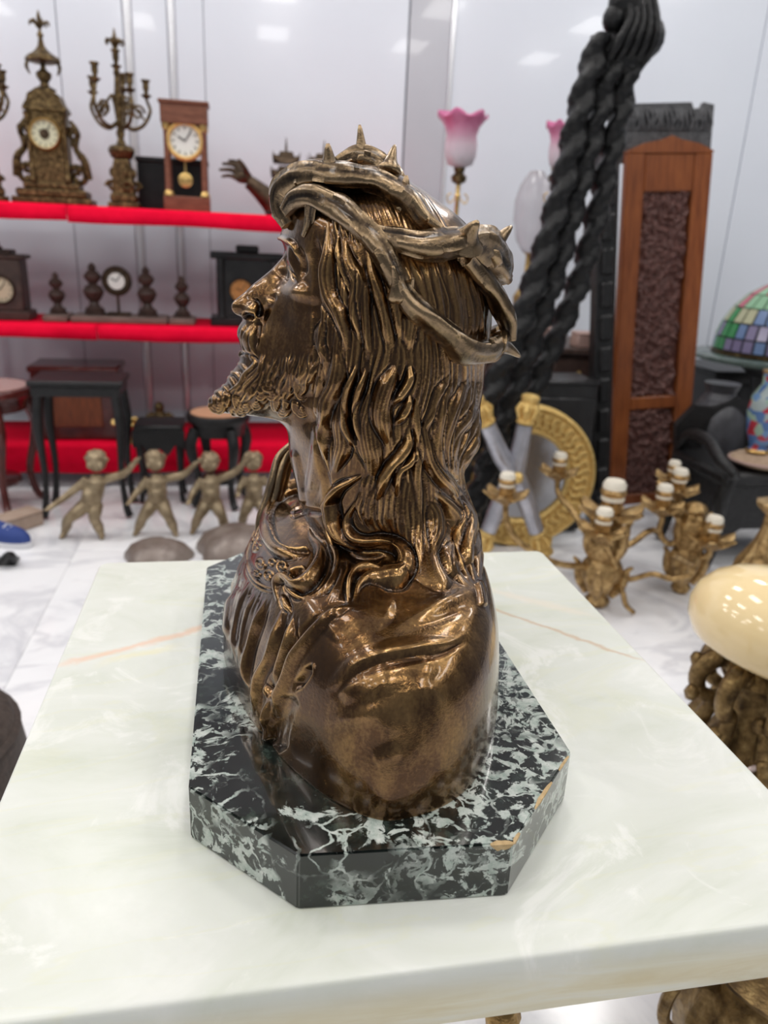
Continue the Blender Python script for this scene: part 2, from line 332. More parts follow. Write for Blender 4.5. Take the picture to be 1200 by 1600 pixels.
# ================================================================== the bust
M_BRONZE = mat('bronze', (0.2, 0.12, 0.06), 0.3, 0.95, 0.5)
bsdf(M_BRONZE).inputs['Coat Roughness'].default_value = 0.07
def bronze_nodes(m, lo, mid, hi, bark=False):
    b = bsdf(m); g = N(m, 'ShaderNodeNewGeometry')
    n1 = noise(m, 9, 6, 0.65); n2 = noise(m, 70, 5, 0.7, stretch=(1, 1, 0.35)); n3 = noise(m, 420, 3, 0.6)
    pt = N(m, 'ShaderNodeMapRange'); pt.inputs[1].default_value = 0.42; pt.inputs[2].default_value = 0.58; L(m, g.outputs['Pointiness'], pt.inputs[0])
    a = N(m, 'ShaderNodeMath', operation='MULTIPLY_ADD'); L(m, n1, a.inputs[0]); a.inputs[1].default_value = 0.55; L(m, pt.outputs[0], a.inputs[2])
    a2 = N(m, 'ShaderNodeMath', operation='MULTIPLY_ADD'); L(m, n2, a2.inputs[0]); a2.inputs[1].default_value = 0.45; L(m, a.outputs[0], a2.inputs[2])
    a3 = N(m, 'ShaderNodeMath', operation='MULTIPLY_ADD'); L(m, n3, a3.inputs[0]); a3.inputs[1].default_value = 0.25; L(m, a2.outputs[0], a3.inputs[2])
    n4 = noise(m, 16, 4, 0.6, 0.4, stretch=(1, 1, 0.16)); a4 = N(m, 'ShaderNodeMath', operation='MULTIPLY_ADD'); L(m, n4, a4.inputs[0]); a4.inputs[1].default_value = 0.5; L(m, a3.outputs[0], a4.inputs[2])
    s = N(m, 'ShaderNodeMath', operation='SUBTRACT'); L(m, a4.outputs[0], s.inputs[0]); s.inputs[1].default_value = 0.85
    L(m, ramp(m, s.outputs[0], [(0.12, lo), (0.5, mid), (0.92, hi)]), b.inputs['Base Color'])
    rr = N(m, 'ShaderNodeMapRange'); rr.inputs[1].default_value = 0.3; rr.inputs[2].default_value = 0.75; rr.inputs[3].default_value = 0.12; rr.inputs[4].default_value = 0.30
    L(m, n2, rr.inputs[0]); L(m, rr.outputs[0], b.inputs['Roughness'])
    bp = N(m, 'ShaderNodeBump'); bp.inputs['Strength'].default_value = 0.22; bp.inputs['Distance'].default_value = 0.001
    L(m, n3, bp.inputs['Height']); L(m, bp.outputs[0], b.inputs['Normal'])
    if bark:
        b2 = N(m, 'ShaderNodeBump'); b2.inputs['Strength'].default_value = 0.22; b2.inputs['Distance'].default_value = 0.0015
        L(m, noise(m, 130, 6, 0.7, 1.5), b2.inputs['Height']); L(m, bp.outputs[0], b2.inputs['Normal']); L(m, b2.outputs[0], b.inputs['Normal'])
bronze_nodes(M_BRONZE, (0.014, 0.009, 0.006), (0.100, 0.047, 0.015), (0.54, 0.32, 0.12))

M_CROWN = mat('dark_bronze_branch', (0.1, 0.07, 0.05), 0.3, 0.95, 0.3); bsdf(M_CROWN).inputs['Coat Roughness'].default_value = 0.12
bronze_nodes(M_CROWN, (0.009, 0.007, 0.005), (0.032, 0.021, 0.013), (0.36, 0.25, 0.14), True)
YC = 0.63                                                   # the bust's plane of symmetry across the shoulders
A_H = math.atan2(0.10, 0.63)
HU = np.array([math.cos(A_H), -math.sin(A_H), 0.0]); HW = np.array([-math.sin(A_H), -math.cos(A_H), 0.0]); HC = np.array([0.10, YC, 0.0])
def head_uv(px, py, D=0.0):
    """where the sight line through a point of the photograph meets the plane D in front of the head's middle plane"""
    d = ray(px, py); t = (D-(CAM-HC)@HW)/(d@HW); P = CAM+d*t
    return (P-HC)@HU, P[2]
def head_pt(u, z, D): return HC[None]*np.array([1, 1, 0])+np.outer(u, HU)+np.outer(D, HW)+np.outer(z, [0, 0, 1.0])

def make_bust():
    LEFT = [(560, 257), (520, 262), (480, 282), (452, 305), (444, 330), (444, 350), (437, 371), (440, 380), (440, 396), (437, 406), (430, 414), (415, 428), (395, 444), (380, 458), (366, 469), (361, 477),
            (363, 486), (371, 493), (380, 498), (377, 503), (372, 511), (370, 521), (373, 531), (377, 540), (374, 548), (371, 555), (375, 561), (373, 567), (367, 574), (360, 585), (352, 598), (340, 610),
            (330, 618), (324, 628), (327, 639), (340, 645), (375, 648), (400, 650), (425, 653), (440, 660), (448, 669), (451, 690), (453, 712), (459, 740), (467, 770), (474, 790), (484, 820), (490, 880), (495, 950)]
    RIGHT = [(575, 257), (610, 265), (645, 286), (690, 318), (730, 352), (752, 395), (764, 440), (768, 490), (762, 540), (754, 570), (750, 600), (746, 630), (747, 660), (745, 685), (732, 712), (721, 735), (725, 755), (733, 785),
             (739, 810), (744, 845), (749, 880), (752, 915), (754, 950)]
    CTRL = [(398, 488, 17), (390, 475, 11), (380, 480, 9), (406, 489, 14), (412, 452, 13), (425, 440, 13), (440, 440, 17), (470, 455, 49), (455, 463, 40), (440, 488, 33), (470, 500, 50), (428, 518, 30), (450, 540, 42), (420, 480, 22),
            (482, 530, 56), (490, 480, 56), (393, 530, 21), (384, 518, 15), (412, 545, 27), (400, 575, 26), (430, 590, 37), (470, 590, 52), (490, 560, 59), (372, 605, 20), (345, 625, 14), (400, 620, 30), (440, 625, 38), (360, 640, 12), (420, 642, 20),
            (470, 640, 42), (480, 680, 45), (467, 700, 30), (490, 740, 47), (500, 780, 50), (480, 760, 30), (490, 620, 50), (494, 660, 50), (448, 376, 24), (462, 385, 40), (455, 410, 28), (470, 425, 42), (447, 410, 16), (490, 400, 56), (490, 440, 57), (460, 350, 36), (480, 340, 50),
            (506, 400, 64), (504, 480, 66), (502, 560, 67), (504, 640, 68), (510, 700, 68), (518, 760, 68), (540, 400, 76), (560, 500, 84), (560, 600, 86), (560, 700, 84), (570, 800, 82), (600, 450, 86), (640, 500, 86), (640, 600, 86),
            (640, 700, 83), (640, 800, 84), (620, 860, 89), (600, 910, 110), (625, 925, 126), (575, 860, 90), (640, 880, 106), (690, 550, 72), (690, 650, 68), (690, 750, 66), (700, 850, 66), (730, 480, 52), (728, 600, 38), (722, 680, 36), (712, 800, 45), (540, 330, 61), (600, 330, 68), (560, 290, 42), (640, 360, 72),
            (690, 400, 66), (660, 320, 38), (720, 430, 54), (500, 300, 38), (540, 900, 92), (700, 905, 122), (660, 930, 134), (560, 945, 122), (510, 830, 66), (510, 900, 84), (725, 860, 78), (690, 870, 100), (738, 905, 84)]
    cu = []
    for px, py in LEFT+RIGHT: u, z = head_uv(px, py); cu.append((u, z, 0.0))
    for px, py, D in CTRL: u, z = head_uv(px, py, D/1000); cu.append((u, z, (D/1000)**2))
    cu = np.array(cu); c2 = 0.004**2
    K = np.sqrt(((cu[:, None, :2]-cu[None, :, :2])**2).sum(-1)+c2)
    A = np.block([[K, np.ones((len(cu), 1))], [np.ones((1, len(cu))), np.zeros((1, 1))]])
    wt = np.linalg.solve(A, np.r_[cu[:, 2], 0])
    def edge(lst):
        q = np.array([head_uv(*p) for p in lst]); q[:, 1] = np.minimum.accumulate(q[:, 1]-np.arange(len(q))*1e-6); return q[::-1]
    El, Er = edge(LEFT), edge(RIGHT); ztop = min(El[-1, 1], Er[-1, 1]); zbot = max(El[0, 1], Er[0, 1])
    zs = np.linspace(zbot, ztop, 380); nc = 150; th = (1-np.cos(np.linspace(0, math.pi, nc)))/2
    ul = np.interp(zs, El[:, 1], El[:, 0]); ur = np.interp(zs, Er[:, 1], Er[:, 0])
    uu = ul[:, None]+(ur-ul)[:, None]*th[None]; zz = np.repeat(zs[:, None], nc, 1)
    q = np.stack([uu.ravel(), zz.ravel()], -1)
    D2 = np.concatenate([np.sqrt(((c[:, None]-cu[None, :, :2])**2).sum(-1)+c2)@wt[:-1]+wt[-1] for c in np.array_split(q, 20)])
    D = np.sqrt(np.clip(D2, 0, None)).reshape(uu.shape); D[:, 0] = 0; D[:, -1] = 0
    vs = []; fs = []
    nr = len(zs); m = 2*nc-2
    near = head_pt(uu.ravel(), zz.ravel(), D.ravel()).reshape(nr, nc, 3); far = head_pt(uu.ravel(), zz.ravel(), -D.ravel()).reshape(nr, nc, 3)
    ring = np.concatenate([near, far[:, -2:0:-1]], 1).reshape(-1, 3)
    mb = MB(); i = np.arange(nr-1)[:, None]*m; k = np.arange(m)[None]; kn = (k+1) % m
    fq = np.stack([i+k, i+kn, i+m+kn, i+m+k], -1).reshape(-1, 4)
    mb.add(ring, [tuple(f) for f in fq.tolist()]+[tuple(range(m))[::-1], tuple((nr-1)*m+k for k in range(m))])
    # shoulders and chest
    prof = np.array([(.7425, .238, -.021, .213), (.76, .238, -.020, .214), (.78, .236, -.016, .213), (.80, .233, -.008, .212), (.82, .227, -.001, .210), (.835, .216, .006, .207), (.848, .198, .012, .203), (.857, .172, .017, .199), (.862, .148, .022, .195),
                     (.866, .115, .030, .190), (.869, .085, .036, .184), (.873, .055, .042, .175), (.878, .03, .06, .16)])
    sP = crv(prof, 70); vs = []; n = 160
    for z, Lh, xl, xr in sP:
        xm = 0.09
        for k in range(n):
            a = 2*math.pi*k/n; ca, sa = math.cos(a), math.sin(a)
            e = 1.6 if ca < 0 else 2.2
            rr = (abs(ca)**e+abs(sa)**e)**(-1/e)
            vs.append((xm+(rr*ca)*((xm-xl) if ca < 0 else (xr-xm)), YC+rr*sa*Lh, z))
    nz = len(sP); fs = [(i*n+k, i*n+(k+1) % n, (i+1)*n+(k+1) % n, (i+1)*n+k) for i in range(nz-1) for k in range(n)]
    mb.add(vs, fs+[tuple(range(n))[::-1], tuple((nz-1)*n+k for k in range(n))])
    me = bpy.data.meshes.new('figure'); me.from_pydata(mb.v, [], mb.f)
    o = bpy.data.objects.new('figure', me); COL.objects.link(o)
    md = o.modifiers.new('r', 'REMESH'); md.mode = 'VOXEL'; md.voxel_size = VOX; md.adaptivity = 0.0
    ms = o.modifiers.new('s', 'SMOOTH'); ms.factor = 0.5; ms.iterations = 18
    dg = bpy.context.evaluated_depsgraph_get(); ev = bpy.data.meshes.new_from_object(o.evaluated_get(dg))
    o.modifiers.clear(); bpy.data.objects.remove(o); bpy.data.meshes.remove(me)
    return ev

# ---- relief: every lock, fold and crease as a ridge or groove (heights in mm, widths in photograph pixels)
HM = np.zeros((1600, 1200), np.float32)
rng = np.random.default_rng(4)
def stroke(pts, wd, h, groove=0.0, pitch=5.0, valley=0.0, taper=(0.15, 0.15), pw=0.5, mode='max', wob=0.0):
    P = crv(pts, max(12, int(4*len(pts)))); n = len(P)
    W = np.interp(np.linspace(0, 1, n), np.linspace(0, 1, len(wd)), wd) if hasattr(wd, '__len__') else np.full(n, float(wd))
    if wob: P = P+wob*np.sin(np.linspace(0, rng.uniform(6, 14), n)+rng.uniform(0, 6))[:, None]*np.array([1, .3])
    pad = W.max()*1.6+9
    x0, y0 = np.floor(P.min(0)-pad).astype(int); x1, y1 = np.ceil(P.max(0)+pad).astype(int)
    x0, y0 = max(x0, 0), max(y0, 0); x1, y1 = min(x1, 1199), min(y1, 1599)
    gx, gy = np.meshgrid(np.arange(x0, x1+1, dtype=np.float32), np.arange(y0, y1+1, dtype=np.float32))
    best = np.full(gx.shape, 1e9, np.float32); sg = np.zeros_like(best); tt = np.zeros_like(best)
    for i in range(n-1):
        ax, ay = P[i]; dx, dy = P[i+1]-P[i]; l2 = dx*dx+dy*dy+1e-9
        t = np.clip(((gx-ax)*dx+(gy-ay)*dy)/l2, 0, 1); ex = gx-ax-t*dx; ey = gy-ay-t*dy; d = ex*ex+ey*ey
        u = d < best; best[u] = d[u]; tt[u] = ((i+t)/(n-1))[u]; sg[u] = ((dx*ey-dy*ex)/math.sqrt(l2))[u]
    d = np.sqrt(best); wv = np.interp(tt, np.linspace(0, 1, n), W).astype(np.float32)
    env = np.clip(np.minimum(tt/max(taper[0], 1e-3), (1-tt)/max(taper[1], 1e-3)), 0, 1); env = env*env*(3-2*env)
    wv = np.maximum(wv*(0.35+0.65*env), 0.5)
    if mode == 'add': wv = wv*1.5
    s = d/wv; hh = h*env*np.power(np.clip(1-s*s, 0, 1), pw)
    if pw == 0.5: hh = h*env*np.where(s < 1, np.clip(1-s*s, 0, 1)**0.75, 0)
    if groove: hh = hh-groove*np.clip(1-s**4, 0, 1)*(0.5-0.5*np.cos(2*math.pi*sg/pitch+3*np.sin(tt*5)))*env
    sub = HM[y0:y1+1, x0:x1+1]
    if mode == 'max':
        ins = s < 1; sub[ins] = np.maximum(sub[ins], hh[ins])
        if valley: sub -= np.where(ins, 0, valley*env*np.exp(-((d-wv)/3.0)**2)).astype(np.float32)
    else: sub += hh
def fill(A, B, n, wd, h, wob=1.0, **k):
    A, B = crv(A, 14), crv(B, 14)
    for i in range(n):
        f = (i+0.5+rng.uniform(-.3, .3))/n; a, b = rng.uniform(0, .25), rng.uniform(.75, 1)
        C = A*(1-f)+B*f; C = crv(C, 14)[int(a*13):int(b*13)+1]
        if len(C) > 2: stroke(C, wd*rng.uniform(.7, 1.3), h*rng.uniform(.6, 1.3), wob=wob, taper=(.3, .3), **k)
def blob(x, y, rx, ry, h, rot=0.0):
    gx, gy = np.meshgrid(np.arange(1200, dtype=np.float32)-x, np.arange(1600, dtype=np.float32)-y)
    c, s = math.cos(rot), math.sin(rot); a = (gx*c+gy*s)/rx; b = (-gx*s+gy*c)/ry
    HM[:] += h*np.exp(-(a*a+b*b))

def relief():
    # fine strands that fill the mass of hair, between flow lines from the brow to the nape
    G = [[(508, 345), (503, 440), (498, 520), (497, 640), (506, 740), (515, 790)],
         [(530, 350), (535, 440), (530, 540), (520, 640), (528, 740), (520, 800)],
         [(552, 360), (560, 450), (566, 540), (552, 640), (560, 720), (545, 790)],
         [(575, 380), (590, 460), (602, 540), (578, 640), (585, 720), (570, 800)],
         [(600, 400), (615, 470), (625, 550), (603, 640), (612, 720), (600, 830)],
         [(620, 420), (640, 500), (645, 580), (628, 650), (630, 730), (640, 850)],
         [(640, 440), (665, 520), (668, 600), (652, 680), (656, 770), (662, 890)],
         [(665, 470), (690, 540), (690, 610), (668, 690), (684, 770), (690, 890)],
         [(700, 500), (720, 560), (710, 630), (690, 700), (708, 770), (715, 890)],
         [(740, 520), (742, 590), (735, 650), (712, 730), (726, 800), (740, 910)],
         [(765, 480), (752, 590), (748, 670), (722, 738), (738, 800), (752, 910)]]
    for a, b in zip(G, G[1:]): fill(a, b, 4, 9, 2.6, groove=.4, pitch=6, valley=.5, wob=1.6); fill(a, b, 3, 3.2, 1.9, valley=.4, wob=1.4)
    # crown of the head, seen between the branches
    for i in range(26):
        f = i/25; stroke([(505+150*f, 275+20*f), (520+170*f, 320+30*f), (530+185*f, 380+30*f)], 4, 1.1, wob=1, taper=(.2, .2))
    for i in range(22):
        f = i/21; g_ = rng.uniform(-.03, .03); stroke([(622+112*(f+g_), 395), (640+112*f+rng.uniform(-4, 4), 470), (640+118*(f-g_), 545)], rng.uniform(3, 8), rng.uniform(.8, 2.8), wob=2.2, taper=(.3, .3))
    lk = lambda p, w, h, **k: stroke(p, [c*1.25 for c in w] if hasattr(w, '__len__') else w, h*1.45, **{**dict(groove=.6, pitch=5.5, valley=1.9, taper=(.35, .35)), **k})
    lk([(512, 345), (512, 395), (509, 430), (516, 465), (530, 490), (540, 520), (543, 550), (538, 580)], [6, 10, 11, 10, 7, 6], 4)
    lk([(528, 360), (532, 400), (540, 430), (549, 455), (552, 475), (551, 480)], [5, 5, 4, 4], 4, groove=.3)
    lk([(535, 365), (545, 410), (560, 440), (557, 475), (557, 500), (565, 525), (575, 550)], [10, 12, 11, 8, 8], 4)
    lk([(575, 380), (582, 430), (596, 470), (606, 515), (609, 550), (600, 580)], [8, 9, 9, 8], 3)
    lk([(560, 395), (568, 440), (570, 480), (574, 520), (577, 560), (572, 590)], [7, 8, 6, 6], 3)
    lk([(592, 400), (612, 450), (624, 500), (630, 540), (632, 560)], [8, 9, 9], 3)
    lk([(640, 470), (640, 520), (638, 560)], [8, 9, 6], 2.5)
    lk([(510, 485), (501, 512), (499, 535), (506, 558), (514, 575)], [6, 8, 8, 6], 3.5)
    lk([(524, 520), (526, 550), (528, 575), (525, 600), (516, 622), (511, 645), (510, 668), (508, 690), (506, 708), (509, 732), (514, 760)], [7, 12, 13, 11, 8, 6, 6, 5], 5)
    lk([(504, 570), (500, 600), (498, 640), (503, 668)], [6, 6, 5], 3)
    lk([(562, 545), (556, 578), (545, 612), (540, 642), (541, 664), (549, 686), (558, 704), (562, 722)], [5, 6, 6, 5], 4.5, groove=.3)
    lk([(574, 550), (571, 585), (562, 612), (557, 642), (560, 668), (568, 700), (567, 720)], [5, 6, 6, 6], 4.5, groove=.3)
    lk([(534, 615), (532, 660), (536, 695), (528, 724), (518, 745)], [8, 11, 12, 9], 3.5)
    lk([(590, 585), (584, 612), (575, 640), (571, 662), (576, 692), (583, 722), (582, 760)], [9, 14, 16, 14], 3)
    lk([(626, 550), (616, 577), (605, 600), (598, 624), (596, 646), (600, 668), (606, 692), (603, 712)], [5, 11, 14, 14, 12, 9], 6)
    lk([(640, 560), (638, 592), (628, 612), (615, 628), (610, 645)], [5, 6, 7, 5], 5)
    lk([(640, 608), (635, 637), (624, 655), (612, 664)], [5, 6, 6], 4)
    lk([(632, 652), (638, 672), (636, 692), (625, 711), (611, 728), (600, 748), (592, 776), (588, 800)], [6, 8, 8, 8, 9, 9], 6)
    lk([(650, 680), (649, 706), (637, 723), (624, 733), (620, 752), (622, 790)], [5, 6, 6, 7], 5)
    lk([(657, 580), (652, 615), (649, 645), (651, 675), (655, 700), (651, 735), (652, 770), (654, 815), (651, 855)], [5, 6, 6, 6, 5], 3.5)
    lk([(668, 640), (662, 680), (668, 715), (682, 740), (700, 758), (717, 782), (724, 805)], [6, 9, 10, 8], 4)
    lk([(708, 575), (685, 612), (675, 645), (664, 668), (660, 695)], [5, 6, 5], 3)
    lk([(716, 590), (692, 625), (685, 672), (684, 710), (694, 740), (707, 765)], [5, 7, 8, 6], 3.5)
    lk([(742, 575), (720, 612), (705, 650), (697, 690), (702, 725), (712, 750)], [6, 8, 8, 6], 3.5)
    lk([(747, 615), (734, 650), (712, 680), (707, 712), (711, 742)], [5, 7, 7, 5], 3)
    lk([(748, 665), (744, 690), (727, 717), (714, 744)], [6, 6, 5], 3)
    lk([(720, 740), (731, 775), (740, 810), (744, 845), (749, 880), (750, 912)], [5, 7, 8, 7], 3)
    lk([(662, 762), (688, 777), (705, 797), (711, 815), (704, 835), (699, 855), (704, 880), (717, 902), (735, 918)], [5, 8, 10, 9, 10, 8], 5)
    lk([(695, 755), (716, 785), (724, 806), (716, 835), (715, 860), (723, 884), (736, 906)], [5, 7, 7, 7], 4)
    lk([(713, 750), (727, 792), (735, 815), (731, 845), (729, 867), (736, 890), (747, 914)], [5, 6, 7, 7], 4)
    lk([(668, 770), (680, 800), (684, 835), (676, 870)], [8, 12, 10], 2.5)
    lk([(502, 820), (515, 845), (526, 868), (524, 892), (510, 918), (480, 935)], [4, 6, 6, 5], 2.2)
    for k in range(5):
        stroke([(515+5*k, 845+3*k), (533+3*k, 872), (530+2*k, 905), (505+5*k, 945)], 2.6, 1.4, taper=(.3, .3))
    for a, b in (([(572, 730), (566, 765), (560, 800), (575, 838)], [(600, 735), (592, 780), (592, 815), (612, 846)]), ([(600, 735), (592, 780), (592, 815), (612, 846)], [(630, 735), (622, 785), (628, 830), (640, 862)]), ([(630, 735), (622, 785), (628, 830), (640, 862)], [(655, 735), (652, 790), (656, 850), (655, 905)])):
        fill(a, b, 4, 8, 2.4, groove=.4, pitch=6, valley=.5); fill(a, b, 5, 3, 1.8, valley=.4)
    lk([(570, 740), (548, 752), (531, 762), (519, 782), (521, 803), (523, 820), (532, 838), (546, 850), (566, 856), (588, 852)], [6, 8, 8, 9, 9, 8, 6], 7, groove=.6, valley=2)
    lk([(566, 774), (552, 792), (543, 810), (545, 828), (556, 842), (574, 848), (592, 846), (609, 848), (624, 855), (635, 871), (634, 888), (623, 900), (608, 901), (592, 903), (574, 904), (561, 914), (555, 930), (555, 950)],
       [5, 7, 8, 9, 9, 10, 11, 12, 11, 8, 8, 7], 7.5, groove=.6, valley=2.2)
    lk([(608, 888), (585, 888), (564, 890), (552, 900), (545, 917), (544, 947)], [4, 5, 5, 6], 4.5, groove=.3, valley=2)
    stroke([(535, 868), (570, 873), (606, 868)], 8, -3, taper=(.3, .3), mode='add', pw=2)
    stroke([(590, 915), (625, 918), (648, 905)], 6, -3, taper=(.3, .3), mode='add', pw=2)
    lk([(482, 822), (486, 837), (499, 857), (501, 877), (490, 902), (478, 914), (464, 917), (454, 908), (445, 903), (434, 909), (431, 924), (435, 945)], [4, 7, 9, 9, 8, 7, 6, 6, 5], 6.5, groove=.6, valley=2)
    lk([(447, 905), (452, 920), (463, 931), (475, 935)], [4, 4, 4], 3, groove=0)
    lk([(440, 925), (447, 945), (455, 960)], [4, 5, 4], 2.5, groove=.5)
    # beard: short curling strands
    B1 = [[(384, 502), (374, 520), (379, 545), (392, 572)], [(400, 505), (394, 530), (398, 555), (402, 578)]]
    fill(B1[0], B1[1], 9, 3, 1.6, wob=.8)
    B2 = [[(402, 545), (392, 575), (372, 600), (340, 632)], [(428, 553), (420, 590), (400, 620), (372, 645)], [(452, 548), (445, 590), (430, 625), (405, 648)], [(480, 545), (470, 590), (450, 622), (430, 648)], [(498, 540), (492, 580), (475, 605), (455, 630)]]
    for a, b in zip(B2, B2[1:]): fill(a, b, 13, 3.2, 2.0, wob=2.2)
    for i in range(30):
        x = rng.uniform(338, 478); y = rng.uniform(590+max(0, (400-x)*.5), 636); a0 = rng.uniform(-.6, 1.0); sg = rng.choice([-1, 1])
        for r in (4, 7.5, 11, 14.5):
            stroke([(x+sg*r*.8*math.cos(a0+q), y+r*1.1*math.sin(a0+q)) for q in np.linspace(-.4, 2.2, 6)], 2.2, 2.2, taper=(.3, .3), valley=.35)
    for f in np.linspace(.05, 1, 6)+rng.uniform(-.06, .06, 6):
        x, y = 370-44*f, 568+54*f; e_ = rng.uniform(-4, 6); stroke([(x-2, y-1), (x+9+e_, y+3), (x+16+e_, y+12), (x+18, y+24)], rng.uniform(3, 6), rng.uniform(.8, 1.9), wob=.8, taper=(.1, .4))
    stroke([(371, 556), (380, 552), (396, 556), (404, 566)], 2, -1.5, mode='add', pw=2)
    # face
    stroke([(436, 371), (449, 375), (458, 380), (464, 388), (468, 398), (471, 412)], [3.6, 3.6, 3, 2.4], 3.6, taper=(.05, .35), mode='add', pw=2)
    blob(459, 407, 6, 25, 4.2, -.27); blob(444, 399, 5, 18, -3.2, -.15)
    stroke([(446, 392), (450, 410), (456, 429), (464, 442)], 3.2, -3.4, taper=(.2, .25), mode='add', pw=2); stroke([(450, 396), (453, 411), (459, 428), (467, 441)], 2, 2.4, taper=(.2, .25), mode='add', pw=2)
    stroke([(466, 384), (474, 398), (476, 418), (472, 436)], 4, -2.0, taper=(.3, .3), mode='add', pw=2); blob(482, 392, 9, 16, 1.5, -.2)
    blob(444, 428, 7, 11, -2.5, .3); blob(462, 456, 16, 9, 2.2, .2); blob(442, 500, 16, 18, -1.2)
    stroke([(393, 465), (402, 471), (406, 482), (403, 496)], 3.4, -2.6, taper=(.2, .1), mode='add', pw=2)
    blob(392, 482, 8, 7, 1.8); stroke([(378, 492), (388, 494), (399, 496)], 4.5, -5, taper=(.2, .2), mode='add', pw=2)
    stroke([(404, 497), (402, 520), (400, 548)], 4, -2.0, taper=(.2, .3), mode='add', pw=2)
    stroke([(432, 455), (424, 470), (410, 500), (404, 530)], 6, -1.2, mode='add', pw=2)
    blob(421, 470, 4, 3.5, 2.2); stroke([(492, 360), (496, 420), (496, 520), (492, 600)], 7, -3, mode='add', pw=2)
    blob(480, 440, 12, 18, -1.0)
    # neck, collar bone, collar
    stroke([(458, 700), (470, 760), (472, 795)], 6, 2.0, mode='add', pw=2); stroke([(500, 650), (494, 720), (480, 790)], 9, 2.2, mode='add', pw=2)
    stroke([(452, 808), (475, 800), (505, 802)], 5, -2.6, mode='add', pw=2); stroke([(498, 680), (508, 740), (514, 790)], 6, -3.5, mode='add', pw=2)
    lk([(428, 775), (415, 795), (416, 820), (422, 845), (434, 860), (455, 868), (484, 865)], [6, 8, 8, 7, 6, 5], 4.5, groove=0, valley=1.5)
    stroke([(424, 790), (422, 812), (428, 834), (436, 850), (448, 860), (466, 864), (486, 861)], 2.6, 6, taper=(.05, .05))
    lk([(386, 862), (390, 886), (400, 907), (414, 917), (430, 920)], 3, 2.5, groove=0, valley=.6)
    lk([(383, 868), (387, 890), (398, 912), (412, 923), (428, 926)], 2.4, 2.2, groove=0, valley=.6)
    sp = [(443+(10-t*1.05)*math.cos(1.2*t+1), 886+(10-t*1.05)*math.sin(1.2*t+1)) for t in np.linspace(0, 8, 16)]
    stroke(sp, 2, 2.6, taper=(.05, .05))
    for cx, cy, r, s in [(408, 880, 9, 1), (420, 900, 8, -1), (400, 855, 8, -1), (402, 895, 6, 1), (412, 838, 6, 1), (425, 880, 6, -1)]:
        stroke([(cx+(r-t)*math.cos(s*1.3*t), cy+(r-t)*1.3*math.sin(s*1.3*t)) for t in np.linspace(0, r-1, 12)], 1.8, 2, taper=(.05, .05))
    stroke([(452, 895), (462, 890), (478, 887)], 3, 3); stroke([(452, 903), (464, 898), (480, 898)], 4, -3, mode='add', pw=2)
    # robe folds on the chest
    F = [[(372, 900), (362, 930), (356, 970), (352, 1005)], [(392, 905), (378, 940), (368, 985), (366, 1034)], [(402, 920), (388, 960), (377, 1005), (372, 1040)], [(418, 930), (402, 970), (387, 1015), (382, 1056), (392, 1080)],
         [(444, 945), (430, 990), (418, 1030), (402, 1060), (397, 1100), (396, 1125)], [(411, 1062), (419, 1088), (421, 1140)], [(460, 955), (448, 1000), (435, 1045), (424, 1085)]]
    for p in F: stroke(p, [4, 6, 6, 4], 4, taper=(.3, .25), mode='add', pw=2); stroke([(x+8, y+2) for x, y in p], [4, 5, 5, 4], -2.2, taper=(.3, .3), mode='add', pw=2)
    for a, b in zip(F[:4], F[1:4]): fill(a, b, 5, 3, 1.6, wob=.6)
    blob(408, 1105, 6, 30, -2.2); blob(440, 1000, 9, 40, -1.5, .35)
    arm = [(560, 948), (534, 955), (505, 973), (476, 1004), (457, 1030), (443, 1067), (430, 1096), (422, 1131), (420, 1165)]
    stroke(arm, [7, 9, 10, 10, 9, 7], 5, taper=(.15, .05), mode='add', pw=2); stroke([(x-9, y-8) for x, y in arm], 6, -2.6, taper=(.15, .05), mode='add', pw=2)
    stroke([(488, 1035), (478, 1055), (465, 1072), (457, 1080)], 7, -4.5, taper=(.3, .3), mode='add', pw=2)
    stroke([(489, 1032), (490, 1048), (478, 1068), (462, 1082)], 3, 1.2, mode='add', pw=2)
    stroke([(462, 1085), (447, 1110), (436, 1150), (433, 1180)], 12, -2.0, mode='add', pw=2)
    stroke([(520, 1090), (560, 1052), (600, 1036), (650, 1026), (700, 1016), (735, 1000)], [10, 11, 10, 9], -3.2, taper=(.3, .3), mode='add', pw=2)
    stroke([(505, 1085), (550, 1045), (600, 1024), (650, 1014), (700, 1004), (735, 985)], [17, 17, 15, 11], 3.2, taper=(.3, .3), mode='add', pw=2)
    stroke([(520, 1075), (565, 1075), (620, 1050), (690, 1040)], 20, 1.6, mode='add', pw=2)
    blob(684, 946, 44, 11, 3.4, -.42); blob(690, 966, 44, 9, -1.6, -.35)
    stroke([(500, 985), (545, 965), (590, 955), (620, 965)], 22, 2, mode='add', pw=2)
    stroke([(580, 1190), (605, 1180), (630, 1172)], 12, .6, mode='add', pw=2); blob(600, 1165, 44, 26, -1.6, -.3)
    blob(560, 1120, 34, 14, 2.0, -.3); blob(660, 1075, 40, 26, 2.4); blob(470, 1150, 25, 30, -1.5)
    stroke([(745, 905), (752, 925), (756, 950)], 6, 2, mode='add', pw=2)

